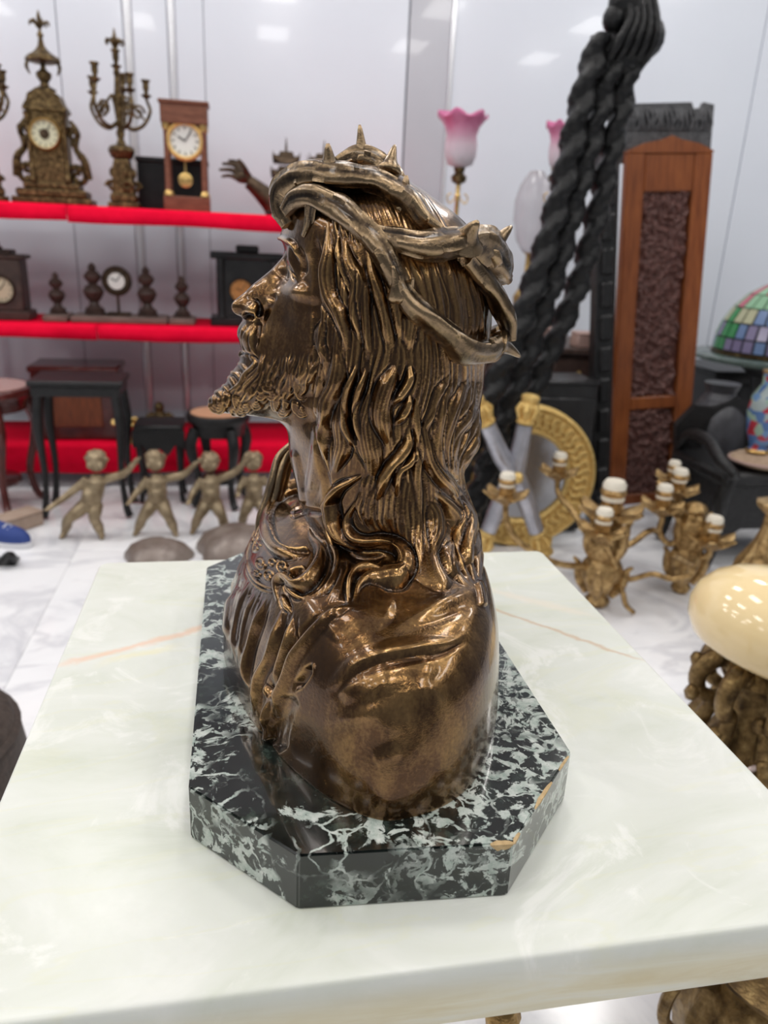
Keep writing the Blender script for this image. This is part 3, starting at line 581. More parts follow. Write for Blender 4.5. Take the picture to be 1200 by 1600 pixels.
def inside(poly, X, Y):
    c = np.zeros(X.shape, bool); n = len(poly)
    for i in range(n):
        x0, y0 = poly[i]; x1, y1 = poly[(i+1) % n]
        if y0 == y1: continue
        k = ((y0 > Y) != (y1 > Y)) & (X < (x1-x0)*(Y-y0)/(y1-y0)+x0); c ^= k
    return c
HAIR_P = [(505, 340), (470, 345), (440, 320), (430, 240), (600, 220), (800, 330), (810, 600), (760, 700), (790, 935), (745, 925), (700, 905), (664, 900), (655, 912), (630, 925), (600, 935), (558, 955), (520, 955), (470, 965), (440, 965), (426, 940), (424, 905), (445, 893), (478, 905), (488, 885), (489, 862), (474, 838), (476, 815),
          (492, 812), (508, 800), (512, 785), (505, 735), (500, 690), (494, 650), (492, 600), (493, 540), (500, 490), (496, 440), (505, 400)]
BEARD_P = [(384, 499), (401, 503), (401, 545), (425, 552), (452, 546), (475, 548), (500, 535), (494, 600), (470, 628), (450, 645), (430, 656), (300, 660), (300, 600), (350, 565), (350, 510)]
ROBE_P = [(430, 660), (424, 790), (422, 812), (428, 834), (436, 852), (448, 862), (470, 868), (490, 862), (520, 900), (600, 920), (664, 890), (800, 920), (800, 1400), (200, 1400), (200, 660)]

VOX = 0.00095
me = make_bust(); relief()
nv = len(me.vertices); co = np.empty(nv*3, np.float32); me.vertices.foreach_get('co', co); co = co.reshape(-1, 3).astype(np.float64)
no = np.empty(nv*3, np.float32); me.vertex_normals.foreach_get('vector', no); no = no.reshape(-1, 3).astype(np.float64)
dh = (co-HC)@HW - 0; far_h = np.where(((co[:, :2]-HC[:2])@HW[:2]) < 0, 1.0, 0.0)
dpl = (co[:, :2]-HC[:2])@HW[:2]
mh = co.copy(); mh[:, :2] += np.where(dpl < 0, -2*dpl, 0)[:, None]*HW[:2]
mt = co.copy(); mt[:, 1] = np.where(co[:, 1] > YC, 2*YC-co[:, 1], co[:, 1])
k = np.clip((co[:, 2]-.86)/.03, 0, 1)[:, None]
pp = pj(mh*k+mt*(1-k)); X = np.clip(pp[:, 0], 0, 1198); Y = np.clip(pp[:, 1], 0, 1598)
for _ in range(1):                                            # a touch of blur takes the steps out of the strokes
    HM[1:-1, 1:-1] = (HM[1:-1, 1:-1]*4+HM[:-2, 1:-1]+HM[2:, 1:-1]+HM[1:-1, :-2]+HM[1:-1, 2:])/8
xi = X.astype(int); yi = Y.astype(int); fx = X-xi; fy = Y-yi
hv = HM[yi, xi]*(1-fx)*(1-fy)+HM[yi, xi+1]*fx*(1-fy)+HM[yi+1, xi]*(1-fx)*fy+HM[yi+1, xi+1]*fx*fy
co2 = co+no*(hv/1000)[:, None]
co2[:, 2] = np.maximum(co2[:, 2], 0.7432)
me.vertices.foreach_set('co', co2.astype(np.float32).ravel()); me.update()
np_ = len(me.polygons); fv = np.empty(np_*4, np.int32)
assert len(me.loops) == np_*4
me.loops.foreach_get('vertex_index', fv); fv = fv.reshape(-1, 4)
fc = fv[:, 0]; cls = np.zeros(nv, int)
cls[inside(ROBE_P, X, Y)] = 3; cls[inside(BEARD_P, X, Y)] = 2; cls[inside(HAIR_P, X, Y)] = 1
fcl = cls[fc]
bust = thing('bronze_bust', 'brown patinated bronze bust of a bearded man in a thorn crown on green marble', 'bust', (0.10, YC, 0.70))
def submesh(name, sel, parent, m):
    f = fv[sel]; ids, inv = np.unique(f, return_inverse=True); inv = inv.reshape(f.shape)
    b = bpy.data.meshes.new(name); b.vertices.add(len(ids)); b.vertices.foreach_set('co', (co2[ids]-np.array([0.10, YC, 0.70])).astype(np.float32).ravel())
    b.loops.add(f.size); b.loops.foreach_set('vertex_index', inv.ravel().astype(np.int32))
    b.polygons.add(len(f)); b.polygons.foreach_set('loop_start', np.arange(0, f.size, 4, dtype=np.int32)); b.polygons.foreach_set('loop_total', np.full(len(f), 4, np.int32))
    b.update(calc_edges=True); b.shade_smooth(); b.materials.append(m)
    o = bpy.data.objects.new(name, b); COL.objects.link(o); o.parent = parent; return o
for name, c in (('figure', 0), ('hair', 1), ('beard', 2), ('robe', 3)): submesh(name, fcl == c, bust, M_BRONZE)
base_off = Vector((0.10, YC, 0.70))
# surface for laying the branches
from mathutils.bvhtree import BVHTree
me.vertices.foreach_set('co', co.astype(np.float32).ravel()); me.update()
bvh = BVHTree.FromPolygons([Vector(c) for c in co[:]], [tuple(f) for f in fv.tolist()]) if False else None
bmx = bmesh.new(); bmx.from_mesh(me); bvh = BVHTree.FromBMesh(bmx); bmx.free()
def hit(px, py):
    d = ray(px, py); d = d/np.linalg.norm(d); r = bvh.ray_cast(V(CAM), V(d)); return (np.array(r[0]), np.array(r[1])) if r[0] else (None, None)
def branch(pts, out=0.6, depth=None):
    """pixels (x, y, radius) of a branch to points lying on the head; off the head it goes on in the head's middle plane or at the given depth"""
    P = []; Rr = []
    for i, (x, y, r) in enumerate(pts):
        rm = r*0.00060; h, n = hit(x, y)
        if depth is not None and depth[i] is not None: u, z = head_uv(x, y, depth[i]/1000); p = head_pt(np.array([u]), np.array([z]), np.array([depth[i]/1000]))[0]
        elif h is not None: p = h+n*rm*out
        else: u, z = head_uv(x, y, 0.0); p = head_pt(np.array([u]), np.array([z]), np.array([0.0]))[0]
        P.append(p); Rr.append(rm)
    return P, Rr
def bark_tube(mb, P, Rr, seed):
    q = crv(np.c_[np.array(P), np.array(Rr)], 20*len(P)); rg = np.random.default_rng(seed); m = len(q); n = 20
    o = len(mb.v); mb.tube(q[:, :3]-np.array(base_off), q[:, 3], n); vs = np.array(mb.v[o:o+m*n]).reshape(m, n, 3); c = vs.mean(1, keepdims=True)
    ph = rg.uniform(0, 6, 6); t = np.arange(m)[:, None]; a = np.arange(n)[None]*2*math.pi/n
    nz_ = rg.normal(0, 1, (m+60, n)); nz_ = sum(nz_[q:q+m] for q in range(61))/7.8
    f = 1.03+.05*np.sin(5*a+ph[0]+.05*t+.6*np.sin(.13*t))+.055*np.sin(8*a-.04*t+ph[1])+.045*np.sin(11*a+.03*t+ph[0]+np.sin(.2*t))+.018*nz_+.06*np.sin(.11*t+ph[3])
    vs = c+(vs-c)*(f+.13*np.cos(3*a+.03*t+ph[5]))[..., None]; mb.v[o:o+m*n] = [tuple(p) for p in vs.reshape(-1, 3)]
C1 = [(452, 352, 9), (440, 325, 12), (441, 298, 14), (460, 281, 14), (490, 273, 15), (525, 276, 15), (560, 280, 15), (592, 288, 16), (616, 303, 16), (638, 330, 15), (655, 350, 13), (676, 368, 11)]
D1 = [26, 22, 24, 32, 42, 50, 50, 52, 54, None, None, None]
C2 = [(447, 330, 8), (463, 312, 11), (490, 306, 13), (514, 318, 14), (538, 336, 14), (560, 355, 14), (582, 376, 14), (598, 398, 14), (612, 428, 13), (626, 458, 13), (646, 485, 14), (674, 507, 14), (700, 529, 15), (724, 545, 16), (750, 549, 15), (776, 540, 13), (793, 520, 10)]
D2 = [34, 42, 55, 62]+[None]*9+[66, 50, 30, 12]
C3 = [(578, 366, 9), (600, 374, 12), (630, 379, 14), (660, 385, 16), (692, 383, 16), (720, 377, 16), (742, 376, 19), (762, 390, 21), (778, 412, 18), (788, 432, 12)]
D3 = [None, 80, 84, 84, 78, 66, 50, 36, 20, 0]
C4 = [(728, 400, 12), (742, 418, 13), (758, 438, 13), (774, 460, 13), (786, 484, 13), (794, 505, 12), (792, 528, 12)]
D4 = [56, 46, 38, 30, 24, 18, 14]
C0 = [(500, 286, 10), (522, 268, 13), (545, 252, 13), (570, 247, 13), (595, 258, 13), (612, 275, 12), (625, 300, 10)]
D0 = [-10, -12, -14, -14, -10, 0, 10]
C5 = [(486, 314, 6), (484, 332, 6), (482, 350, 5), (475, 368, 4)]
D5 = [56, 54, 52, 48]
crown = None; mbc = MB(); ALL = []
for i, (c, d) in enumerate(((C1, D1), (C2, D2), (C3, D3), (C4, D4), (C0, D0), (C5, D5))):
    P, Rr = branch(c, .6, d); bark_tube(mbc, P, Rr, i); ALL.append((P, Rr))
def mirror(p): p = np.array(p); d = (p[:2]-HC[:2])@HW[:2]; q = p.copy(); q[:2] -= 2*d*HW[:2]; return q
for i in (1, 2): bark_tube(mbc, [mirror(p) for p in ALL[i][0]], ALL[i][1], 20+i)
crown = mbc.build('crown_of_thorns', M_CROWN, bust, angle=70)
TH = [(515, 268, 512, 224, 11, 46, 48), (565, 244, 562, 195, 9, -14, -14), (609, 262, 617, 227, 10, 10, 4), (631, 322, 635, 274, 11, 55, 55), (728, 376, 746, 347, 15, 68, 82), (766, 394, 799, 354, 14, 36, 26), (782, 428, 789, 399, 7, 0, 0),
      (620, 458, 614, 415, 8, 93, 99), (782, 541, 812, 557, 12, 26, 18), (434, 332, 424, 305, 6, 10, 5), (640, 456, 646, 434, 6, 86, 92), (484, 270, 482, 255, 6, 20, 20), (774, 424, 800, 432, 10, 14, 4)]
for x0, y0, x1, y1, r, d0, d1 in TH:
    a = head_pt(*[np.array([c]) for c in head_uv(x0, y0, d0/1000)], np.array([d0/1000]))[0]; b = head_pt(*[np.array([c]) for c in head_uv(x1, y1, d1/1000)], np.array([d1/1000]))[0]
    t = np.linspace(0, 1, 9)[:, None]; bend = np.array([0, 0, 1.0])*0.0015
    a = a-(b-a)*.30; P = a*(1-t)+b*t+np.sin(t*math.pi)*bend-np.array(base_off)
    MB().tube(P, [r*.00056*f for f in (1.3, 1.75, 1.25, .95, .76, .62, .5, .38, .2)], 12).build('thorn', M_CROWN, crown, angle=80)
# the lock that falls down the far side of the neck
far_lock = [ony(466, 690, .70), ony(450, 710, .70), ony(437, 740, .695), ony(428, 775, .69), ony(420, 805, .685), ony(410, 845, .68)]
fl = MB()
for k in range(4):
    off = np.array([.004*(k-1.5), .004*(k % 2), .002*(k-1)])
    fl.tube(crv([p-np.array(base_off)+off*(1+.3*math.sin(i*2+k)) for i, p in enumerate(far_lock)], 30), [.003, .0048, .0055, .005, .004, .003], 12)
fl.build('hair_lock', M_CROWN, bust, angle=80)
make_plinth(bust, (0.10, YC))

# ================================================================== the shop behind
def px_m(px, py, Y): d = ray(px, py); return Y/d[1]/FPX          # metres per pixel of the photograph at that depth
M_RED = mottled('red_cloth', [(0.3, (0.82, 0.001, 0.030)), (0.7, (0.92, 0.002, 0.040))], 30, 0.8, bump=0.15, bscale=300); bsdf(M_RED).inputs['Specular IOR Level'].default_value = 0.12
M_BLACK = mottled('black_lacquer_wood', [(0.3, (0.008, 0.008, 0.009)), (0.7, (0.022, 0.021, 0.021))], 18, 0.32, bump=0.1)
M_BLACKW = mottled('black_carved_wood', [(0.3, (0.006, 0.006, 0.0065)), (0.7, (0.016, 0.0155, 0.016))], 25, 0.33, bump=0.5, bscale=60)
M_STEEL = mat('painted_grey_steel', (0.35, 0.35, 0.37), 0.4, 0.5)
M_ORM = mottled('old_gilt_bronze', [(0.3, (0.030, 0.019, 0.009)), (0.52, (0.115, 0.075, 0.033)), (0.75, (0.36, 0.26, 0.12))], 60, 0.38, 0.85, 0.5, 160)
M_DKBR = mottled('dark_bronze', [(0.3, (0.030, 0.020, 0.013)), (0.7, (0.12, 0.08, 0.05))], 40, 0.4, 0.8, 0.3)
M_BRASS = mottled('bright_brass', [(0.3, (0.42, 0.25, 0.08)), (0.7, (0.78, 0.56, 0.22))], 30, 0.28, 0.9, 0.15)
M_GOLD = mottled('gilding', [(0.3, (0.60, 0.38, 0.11)), (0.7, (0.90, 0.66, 0.26))], 70, 0.45, 0.5, 0.4, 140)
M_MAHOG = mottled('red_brown_wood', [(0.3, (0.13, 0.035, 0.015)), (0.7, (0.26, 0.075, 0.030))], 14, 0.35, bump=0.1, stretch=(6, 6, 1))
M_CLKWD = mottled('clock_walnut', [(0.3, (0.13, 0.045, 0.025)), (0.7, (0.24, 0.095, 0.055))], 20, 0.4, stretch=(1, 4, 4))
M_DKWD = mottled('dark_brown_wood', [(0.3, (0.035, 0.020, 0.016)), (0.7, (0.085, 0.050, 0.040))], 22, 0.45, bump=0.2)
M_GREYB = mottled('grey_brown_wood', [(0.3, (0.14, 0.095, 0.08)), (0.7, (0.24, 0.17, 0.145))], 16, 0.5, stretch=(1, 5, 5))
M_FACE = mat('enamel_dial', (0.86, 0.86, 0.82), 0.25); M_FACE2 = mat('cream_dial', (0.78, 0.76, 0.56), 0.3)
M_FACE3 = mottled('copper_dial', [(0.3, (0.50, 0.20, 0.06)), (0.7, (0.70, 0.33, 0.12))], 40, 0.4, 0.6)
M_FACE4 = mat('yellowed_dial', (0.62, 0.52, 0.36), 0.35); M_INK = mat('black_enamel', (0.012, 0.012, 0.014), 0.4)
M_PUT = mottled('putto_bronze', [(0.3, (0.20, 0.145, 0.085)), (0.7, (0.42, 0.33, 0.21))], 30, 0.42, 0.55, 0.2)
M_STONE = mottled('brown_rock_base', [(0.3, (0.16, 0.12, 0.10)), (0.7, (0.30, 0.25, 0.22))], 14, 0.35, 0.2)
M_WAX = mat('white_candle_sleeve', (0.80, 0.74, 0.62), 0.5)
M_CLEAR = mat('white_opal_glass', (0.86, 0.84, 0.88), 0.15); bsdf(M_CLEAR).inputs['Transmission Weight'].default_value = 0.6

def dial(parent, c, r, face=M_FACE, bezel=M_BRASS, depth=0.012, rim=0.16):
    """round clock dial facing -y, centre c in the parent's frame"""
    M = Matrix.Translation(Vector(c)) @ Matrix.Rotation(R(90), 4, 'X')
    MB().lathe([(r*(1-rim), 0), (r*(1-rim), depth*.6), (r*(1-rim*.6), depth), (r*(1-rim*.2), depth*.8), (r, depth*.3), (r, -depth*.5)], n=36, M=M).build('bezel', bezel, parent)
    MB().lathe([(r*(1-rim)+.001, -depth*.2), (r*(1-rim)+.001, 0.0), (r*.5, depth*.12), (0, depth*.15)], n=36, M=M).build('dial', face, parent)
    for a, ln, wd in ((R(60), .42, .035), (R(-35), .6, .028)):
        MB().box((0, r*ln/2, depth*.35), (r*wd*2, r*ln, .0015), M=M @ Matrix.Rotation(a, 4, 'Z')).build('hand', M_INK, parent, smooth=False)
    me = None
    for k in range(12):
        if me is None: o = MB().box((0, 0, 0), (r*.045, r*.16, .0012)).build('hour_mark', M_INK, parent, smooth=False); me = o.data
        else: o = bpy.data.objects.new('hour_mark', me); COL.objects.link(o); o.parent = parent
        o.matrix_local = M @ Matrix.Rotation(k*math.pi/6, 4, 'Z') @ Matrix.Translation((0, r*(1-rim)*.80, depth*.14))

# ---- shelves
SX0, SX1 = -1.55, 0.80
ZT, ZM, ZL = 1.178, 0.707, 0.19
sh = thing('shelving_unit', 'grey steel shelving unit against the white wall under red cloths', 'shelving', ((SX0+SX1)/2, SHELF_Y+.25, 0))
sw = SX1-SX0
for z in (ZT, ZM, ZL): MB().box((0, 0.01, z-.020), (sw, .44, .024), bev=.002).build('shelf_board', M_STEEL, sh, smooth=False)
for x in (-sw/2+.02, -sw/2+.38, sw/2-.02):
    for y in (-.19, .21):
        p = MB().box((0, 0, 0.585), (.035, .035, 1.17), bev=.002).build('post', M_STEEL, sh, smooth=False); p.location = (x, y, 0)
def cloth(x0, x1, z, drop, lab):
    nx = max(12, int((x1-x0)/.03)); prof = [(SHELF_Y+.47, z-.004), (SHELF_Y+.3, z), (SHELF_Y+.02, z), (SHELF_Y+.004, z-.004), (SHELF_Y, z-.014), (SHELF_Y-.002, z-drop*.5), (SHELF_Y-.004, z-drop)]
    rg = np.random.default_rng(int(z*1000)+nx); vs = []; ph = rg.uniform(0, 6, 3)
    for i in range(nx+1):
        x = x0+(x1-x0)*i/nx
        for j, (y, zz) in enumerate(prof):
            f = max(0, j-4)/2; vs.append((x, y+f*(.004*math.sin(x*14+ph[0])+.003*math.sin(x*31+ph[1])), zz+f*.003*math.sin(x*9+ph[2])))
    n = len(prof); fs = [(i*n+j, i*n+j+1, (i+1)*n+j+1, (i+1)*n+j) for i in range(nx) for j in range(n-1)]
    o = MB().add(vs, fs).build('shelf_cloth', M_RED, angle=80); md = o.modifiers.new('t', 'SOLIDIFY'); md.thickness = .003; md.offset = 1
    return tag(o, lab, 'cloth', 'red cloths on the shelves')
XS = float(ony(105, 330, SHELF_Y)[0]); XS2 = float(ony(152, 515, SHELF_Y)[0])
cloth(SX0, XS-.002, ZT+.004, .060, 'bright red shelf cloth under the ornate gilt clock and the candelabrum cut by the frame')
cloth(XS, SX1, ZT+.004, .062, 'bright red shelf cloth under the wooden portico clock on the top shelf')
cloth(SX0, XS2-.002, ZM+.004, .055, 'bright red shelf cloth under the brown cased mantel clock on the middle shelf')
cloth(XS2, SX1, ZM+.004, .058, 'bright red shelf cloth under the black mantel clock on the middle shelf')
cloth(SX0, SX1, ZL+.004, .125, 'dark red cloth on the lowest shelf near the floor')
ZT += .007; ZM += .007; ZL += .007

# ---- ornate gilt clock on the top shelf
def scroll(mb, c, r, turns, rad, sx=1, n=26, y=0):
    pts = []
    for i in range(n):
        t = i/(n-1); a = turns*2*math.pi*t; q = r*(1-.8*t); pts.append((c[0]+sx*q*math.cos(a), y+c[1], c[2]+q*math.sin(a)))
    return mb.tube(pts, [rad, rad*.9, rad*.6], 8)
Y1 = SHELF_Y+.20
def on_shelf(px, z, Y): return (float(ony(px, 330, Y)[0]), Y, z)
k1 = px_m(80, 200, Y1)
ck = thing('mantel_clock', 'tall ornate gilt bronze clock with urn finial and cream dial on red shelf', 'clock', on_shelf(88, ZT, Y1))
b = MB().box((0, 0, .014), (.33, .15, .028), bev=.006).box((0, 0, .045), (.29, .14, .035), bev=.008).box((0, 0, .075), (.23, .125, .030), bev=.008)
b.build('plinth', M_ORM, ck)
for sx in (-1, 1):
    for sy in (-1, 1): MB().lathe([(.012, -.002), (.018, .004), (.014, .012)], (sx*.14, sy*.055, 0), 10).build('foot', M_ORM, ck)
b = MB().box((0, 0, .225), (.155, .105, .29), bev=.005).box((0, 0, .375), (.175, .12, .018), bev=.005); b.build('case', M_ORM, ck)
for sx in (-1, 1):
    MB().lathe([(.014, .09), (.016, .10), (.010, .115), (.009, .33), (.014, .345), (.016, .36)], (sx*.072, -.052, 0), 12).build('pilaster', M_ORM, ck)
    f = MB(); scroll(f, (sx*.105, 0, .12), .045, 1.4, .014, -sx); scroll(f, (sx*.098, 0, .285), .030, 1.3, .011, -sx); f.tube(crv([(sx*.15, 0, .11), (sx*.135, -.01, .19), (sx*.105, 0, .23), (sx*.115, 0, .30), (sx*.09, 0, .34)], 20), [.016, .018, .013, .012, .008], 8)
    for q in range(5): f.ball((sx*(.10+.012*(q % 3)), -.02, .10+.05*q), (.014, .012, .018), 8)
    f.build('side_scroll', M_ORM, ck)
f = MB().prism([(-.085, .384), (.085, .384), (.07, .405), (.062, .43), (.03, .45), (-.03, .45), (-.062, .43), (-.07, .405)], -.055, .055); f.build('pediment', M_ORM, ck)
for q in range(7): pass
MB().lathe([(.040, .448), (.045, .455), (.020, .468), (.016, .48), (.030, .50), (.032, .515), (.012, .53), (.010, .548), (.05, .553), (.066, .560), (.060, .575), (.036, .590), (.02, .605), (.012, .618), (.008, .645), (.014, .655), (.006, .67), (.005, .70)], (0, 0, 0), 20,
           wave=lambda r, z, a, t: (r*(1+.10*math.cos(8*a)*(0.5 < t < 0.8)), z)).build('urn', M_ORM, ck)
f = MB()
for q in range(6):
    a = q*math.pi/3; f.tube(crv([(0, 0, .675), (.020*math.cos(a), .02*math.sin(a), .70), (.034*math.cos(a), .034*math.sin(a), .705), (.038*math.cos(a), .038*math.sin(a), .69)], 10), [.004, .004, .006, .004], 6)
f.tube([(0, 0, .69), (0, 0, .72), (0, 0, .745)], [.006, .009, .002], 8); f.build('finial', M_ORM, ck)
for sx in (-1, 1):
    f = MB().tube(crv([(sx*.055, 0, .565), (sx*.066, 0, .54), (sx*.055, 0, .51)], 10), [.006, .008, .003], 8); f.build('handle', M_ORM, ck)
dial(ck, (-.005, -.060, .277), .064, M_FACE2, M_BRASS, .02, .14)
MB().lathe([(.016, 0), (.020, .004), (0, .006)], n=16, M=Matrix.Translation((-.005, -.066, .277)) @ Matrix.Rotation(R(90), 4, 'X')).build('dial_centre', M_DKBR, ck)
SC = 2.42*k1/1.0/ (2.42*k1) # keep real scale
ck.scale = (0.95, 0.95, 0.95)

# ---- candelabra
def candelabrum(loc, label, rz=0.0):
    t = thing('candelabrum', label, 'candelabrum', loc, rz, 'gilt candelabra on the top shelf')
    MB().box((0, 0, .012), (.125, .125, .024), bev=.005).box((0, 0, .04), (.105, .105, .035), bev=.008).build('plinth', M_ORM, t)
    b = MB().prism([(-.045, .055), (.045, .055), (.036, .16), (.028, .19), (-.028, .19), (-.036, .16)], -.04, .04); b.build('pedestal', M_ORM, t)
    for q in range(4):
        a = q*math.pi/2+.4; f = MB(); scroll(f, (.05*math.cos(a), .05*math.sin(a), .085), .022, 1.2, .009, 1 if math.cos(a) > 0 else -1); f.ball((.045*math.cos(a), .045*math.sin(a), .14), (.012, .012, .02), 8); f.build('pedestal_scroll', M_ORM, t)
    MB().lathe([(.03, .19), (.045, .20), (.055, .225), (.048, .24), (.02, .25), (.012, .27), (.018, .29), (.012, .31), (.016, .35), (.022, .40), (.014, .45), (.010, .50), (.014, .51), (.010, .53)], (0, 0, 0), 16).build('stem', M_ORM, t)
    def cup(p, par):
        MB().lathe([(.004, -.012), (.010, -.008), (.020, .0), (.022, .004), (.010, .006), (.008, .016), (.013, .028), (.013, .05), (.019, .056), (.019, .060), (.009, .060)], p, 14).build('candle_cup', M_ORM, par)
    for q in range(5):
        a = q*2*math.pi/5+.25; c, s_ = math.cos(a), math.sin(a); hgt = .44 + .03*(q % 2)
        f = MB().tube(crv([(.012*c, .012*s_, .33), (.05*c, .05*s_, .31), (.095*c, .095*s_, .33), (.125*c, .125*s_, .385), (.115*c, .115*s_, hgt-.02), (.112*c, .112*s_, hgt-.01)], 24), [.009, .008, .007, .007, .006], 8)
        pts = [(c*(.075+.028*math.cos(w)*(1-w/12)), s_*(.075+.028*math.cos(w)*(1-w/12)), .375+.03*math.sin(w)*(1-w/12)) for w in np.linspace(0, 9, 22)]
        f.tube(pts, [.006, .004], 6); f.tube(crv([(c*.10, s_*.10, .35), (c*.06, s_*.06, .40), (c*.03, s_*.03, .43), (c*.02, s_*.02, .40)], 12), .005, 6)
        ar = f.build('arm', M_ORM, t); cup((.112*c, .112*s_, hgt), ar)
    cup((0, 0, .535), t)
    f = MB()
    for q in range(7):
        a = q*2*math.pi/7; f.tube(crv([(0, 0, .59), (.018*math.cos(a), .018*math.sin(a), .625), (.032*math.cos(a), .032*math.sin(a), .628), (.036*math.cos(a), .036*math.sin(a), .612)], 9), [.004, .004, .006, .004], 6)
    f.tube([(0, 0, .59), (0, 0, .635), (0, 0, .67)], [.008, .009, .002], 8); f.build('flower_finial', M_ORM, t); return t
candelabrum(on_shelf(196, ZT, Y1), 'gilt bronze candelabrum between the ornate clock and the portico clock')
candelabrum(on_shelf(-14, ZT, Y1), 'gilt bronze candelabrum cut off by the edge of the photo, beside the ornate clock', .5)

# ---- portico clock
t = thing('portico_clock', 'brown wooden portico clock with columns, white dial and brass pendulum', 'clock', on_shelf(294, ZT, Y1))
MB().box((0, 0, .03), (.19, .12, .06), bev=.004).build('base', M_CLKWD, t)
MB().box((0, 0, .375), (.19, .12, .075), bev=.004).box((0, 0, .418), (.205, .132, .014), bev=.004).build('entablature', M_CLKWD, t)
for sx in (-1, 1):
    for sy in (-1, 1):
        c = MB().lathe([(.014, .078), (.012, .09), (.011, .30), (.013, .32)], (sx*.075, sy*.042, 0), 14).build('column', M_CLKWD, t)
        MB().lathe([(.020, .060), (.020, .066), (.016, .078), (.013, .082)], (sx*.075, sy*.042, 0), 14).build('column_base', M_BRASS, c); MB().lathe([(.012, .312), (.018, .325), (.018, .338)], (sx*.075, sy*.042, 0), 14).build('capital', M_BRASS, c)
dial(t, (0, -.035, .275), .078, M_FACE, M_GOLD, .02, .22)
MB().lathe([(.072, 0), (.072, .05), (.05, .06)], n=30, M=Matrix.Translation((0, .035, .275)) @ Matrix.Rotation(R(90), 4, 'X')).build('drum', M_DKBR, t)
pn = MB().lathe([(.004, 0), (.028, .003), (.030, .008), (.018, .012), (0, .014)], n=24, M=Matrix.Translation((-.004, -.02, .125)) @ Matrix.Rotation(R(90), 4, 'X')).build('pendulum', M_BRASS, t)
MB().tube([(-.004, -.016, .12), (-.004, -.016, .26)], .004, 8).build('pendulum_rod', M_BRASS, pn)

def box_case(name, label, cat, loc, dims, m, lid=True):
    t = thing(name, label, cat, loc); w_, d_, h_ = dims
    MB().box((0, 0, h_*.45), (w_, d_, h_*.9), bev=.004).build('body', m, t); MB().box((0, 0, h_*.95), (w_*1.04, d_*1.04, h_*.1), bev=.004).build('lid', m, t); return t
box_case('black_case', 'plain black lidded case behind the wooden portico clock', 'case', (float(ony(272, 300, SHELF_Y+.38)[0]), SHELF_Y+.38, ZT), (.30, .11, .22), M_BLACK)

# ---- bronze hand
def solid(name, mb, vox, m, parent, sm=4):
    o = mb.build('raw', m); o.modifiers.new('r', 'REMESH').voxel_size = vox; q = o.modifiers.new('s', 'SMOOTH'); q.iterations = sm
    me = bpy.data.meshes.new_from_object(o.evaluated_get(bpy.context.evaluated_depsgraph_get())); me.name = name; bpy.data.objects.remove(o)
    me.shade_smooth(); n = bpy.data.objects.new(name, me); COL.objects.link(n); n.parent = parent; return n
t = thing('hand_sculpture', 'dark bronze forearm with an open reaching hand, beside the portico clock', 'sculpture', on_shelf(432, ZT, Y1))
MB().box((0, 0, .012), (.10, .09, .024), bev=.004).build('base', M_BLACK, t)
f = MB().tube(crv([(.0, 0, .015), (-.015, 0, .05), (-.06, 0, .10), (-.115, 0, .145), (-.135, 0, .158)], 16), [.054, .052, .048, .040, .033], 14)
f.ball((-.160, 0, .180), (.046, .034, .034), 12)
for q, (y, ex, ez, r) in enumerate(((-.020, -.262, .172, .0095), (-.008, -.272, .204, .0105), (.006, -.258, .234, .0105), (.020, -.230, .252, .0092))):
    z0 = .160+.012*q; f.tube(crv([(-.148, y*.6, z0), (-.190+.006*q, y, z0+(ez-z0)*.35+.004), (-.222+.010*q, y*1.2, z0+(ez-z0)*.75+.010), (ex, y*1.3, ez)], 14), [r*1.35, r*1.2, r*1.05, r*.7], 8)
f.tube(crv([(-.135, -.014, .185), (-.150, -.034, .215), (-.165, -.040, .238), (-.182, -.038, .255)], 10), [.014, .013, .011, .008], 8)
solid('forearm_and_hand', f, .0032, M_DKBR, t); t.scale = (0.9, 0.9, 0.86)

# ---- two small pagodas
def pagoda(px, s, label):
    t = thing('pagoda', label, 'ornament', on_shelf(px, ZT, Y1+.14), 0, 'small pagodas on the top shelf')
    MB().box((0, 0, .015), (.085*s, .075*s, .03), bev=.003).build('base', M_DKBR, t)
    for sx in (-1, 1):
        for sy in (-1, 1): MB().tube([(sx*.032*s, sy*.026*s, .03), (sx*.032*s, sy*.026*s, .13)], .006, 8).build('column', M_DKBR, t)
    MB().box((0, 0, .10), (.05*s, .04*s, .14), bev=.002).build('inner_tower', M_DKBR, t)
    for z, w_ in ((.135, .115), (.185, .10)):
        vs = []; fs = []
        for i, (q, zz) in enumerate(((1, .0), (.92, .012), (.6, .026), (.5, .042))):
            for k in range(16):
                a = k/16*2*math.pi; e = max(abs(math.cos(a)), abs(math.sin(a))); cx, cy = math.cos(a)/e, math.sin(a)/e; up = .016*(abs(cx*cy)**3)*(q > .8)
                vs.append((cx*w_*s/2*q, cy*w_*s/2*q*.85, z+zz+up))
        fs = [(i*16+k, i*16+(k+1) % 16, (i+1)*16+(k+1) % 16, (i+1)*16+k) for i in range(3) for k in range(16)]+[tuple(range(16))[::-1], tuple(48+k for k in range(16))]
        r = MB().add(vs, fs).build('roof', M_DKBR, t, angle=30)
        for sx in (-1, 1):
            for sy in (-1, 1): MB().tube([(sx*w_*s*.47, sy*w_*s*.40, z+.012), (sx*w_*s*.52, sy*w_*s*.44, z+.04)], [.004, .001], 6).build('eave_tip', M_DKBR, r)
    MB().tube([(0, 0, .22), (0, 0, .25), (0, 0, .275)], [.006, .004, .001], 8).build('spire', M_DKBR, t); t.scale = (1.15, 1.15, 1.22)
pagoda(447, 1.0, 'small dark bronze pagoda nearer the bronze hand, seen past the brow of the bust')
pagoda(505, 1.2, 'wider dark bronze pagoda behind the thorn crown of the bust')

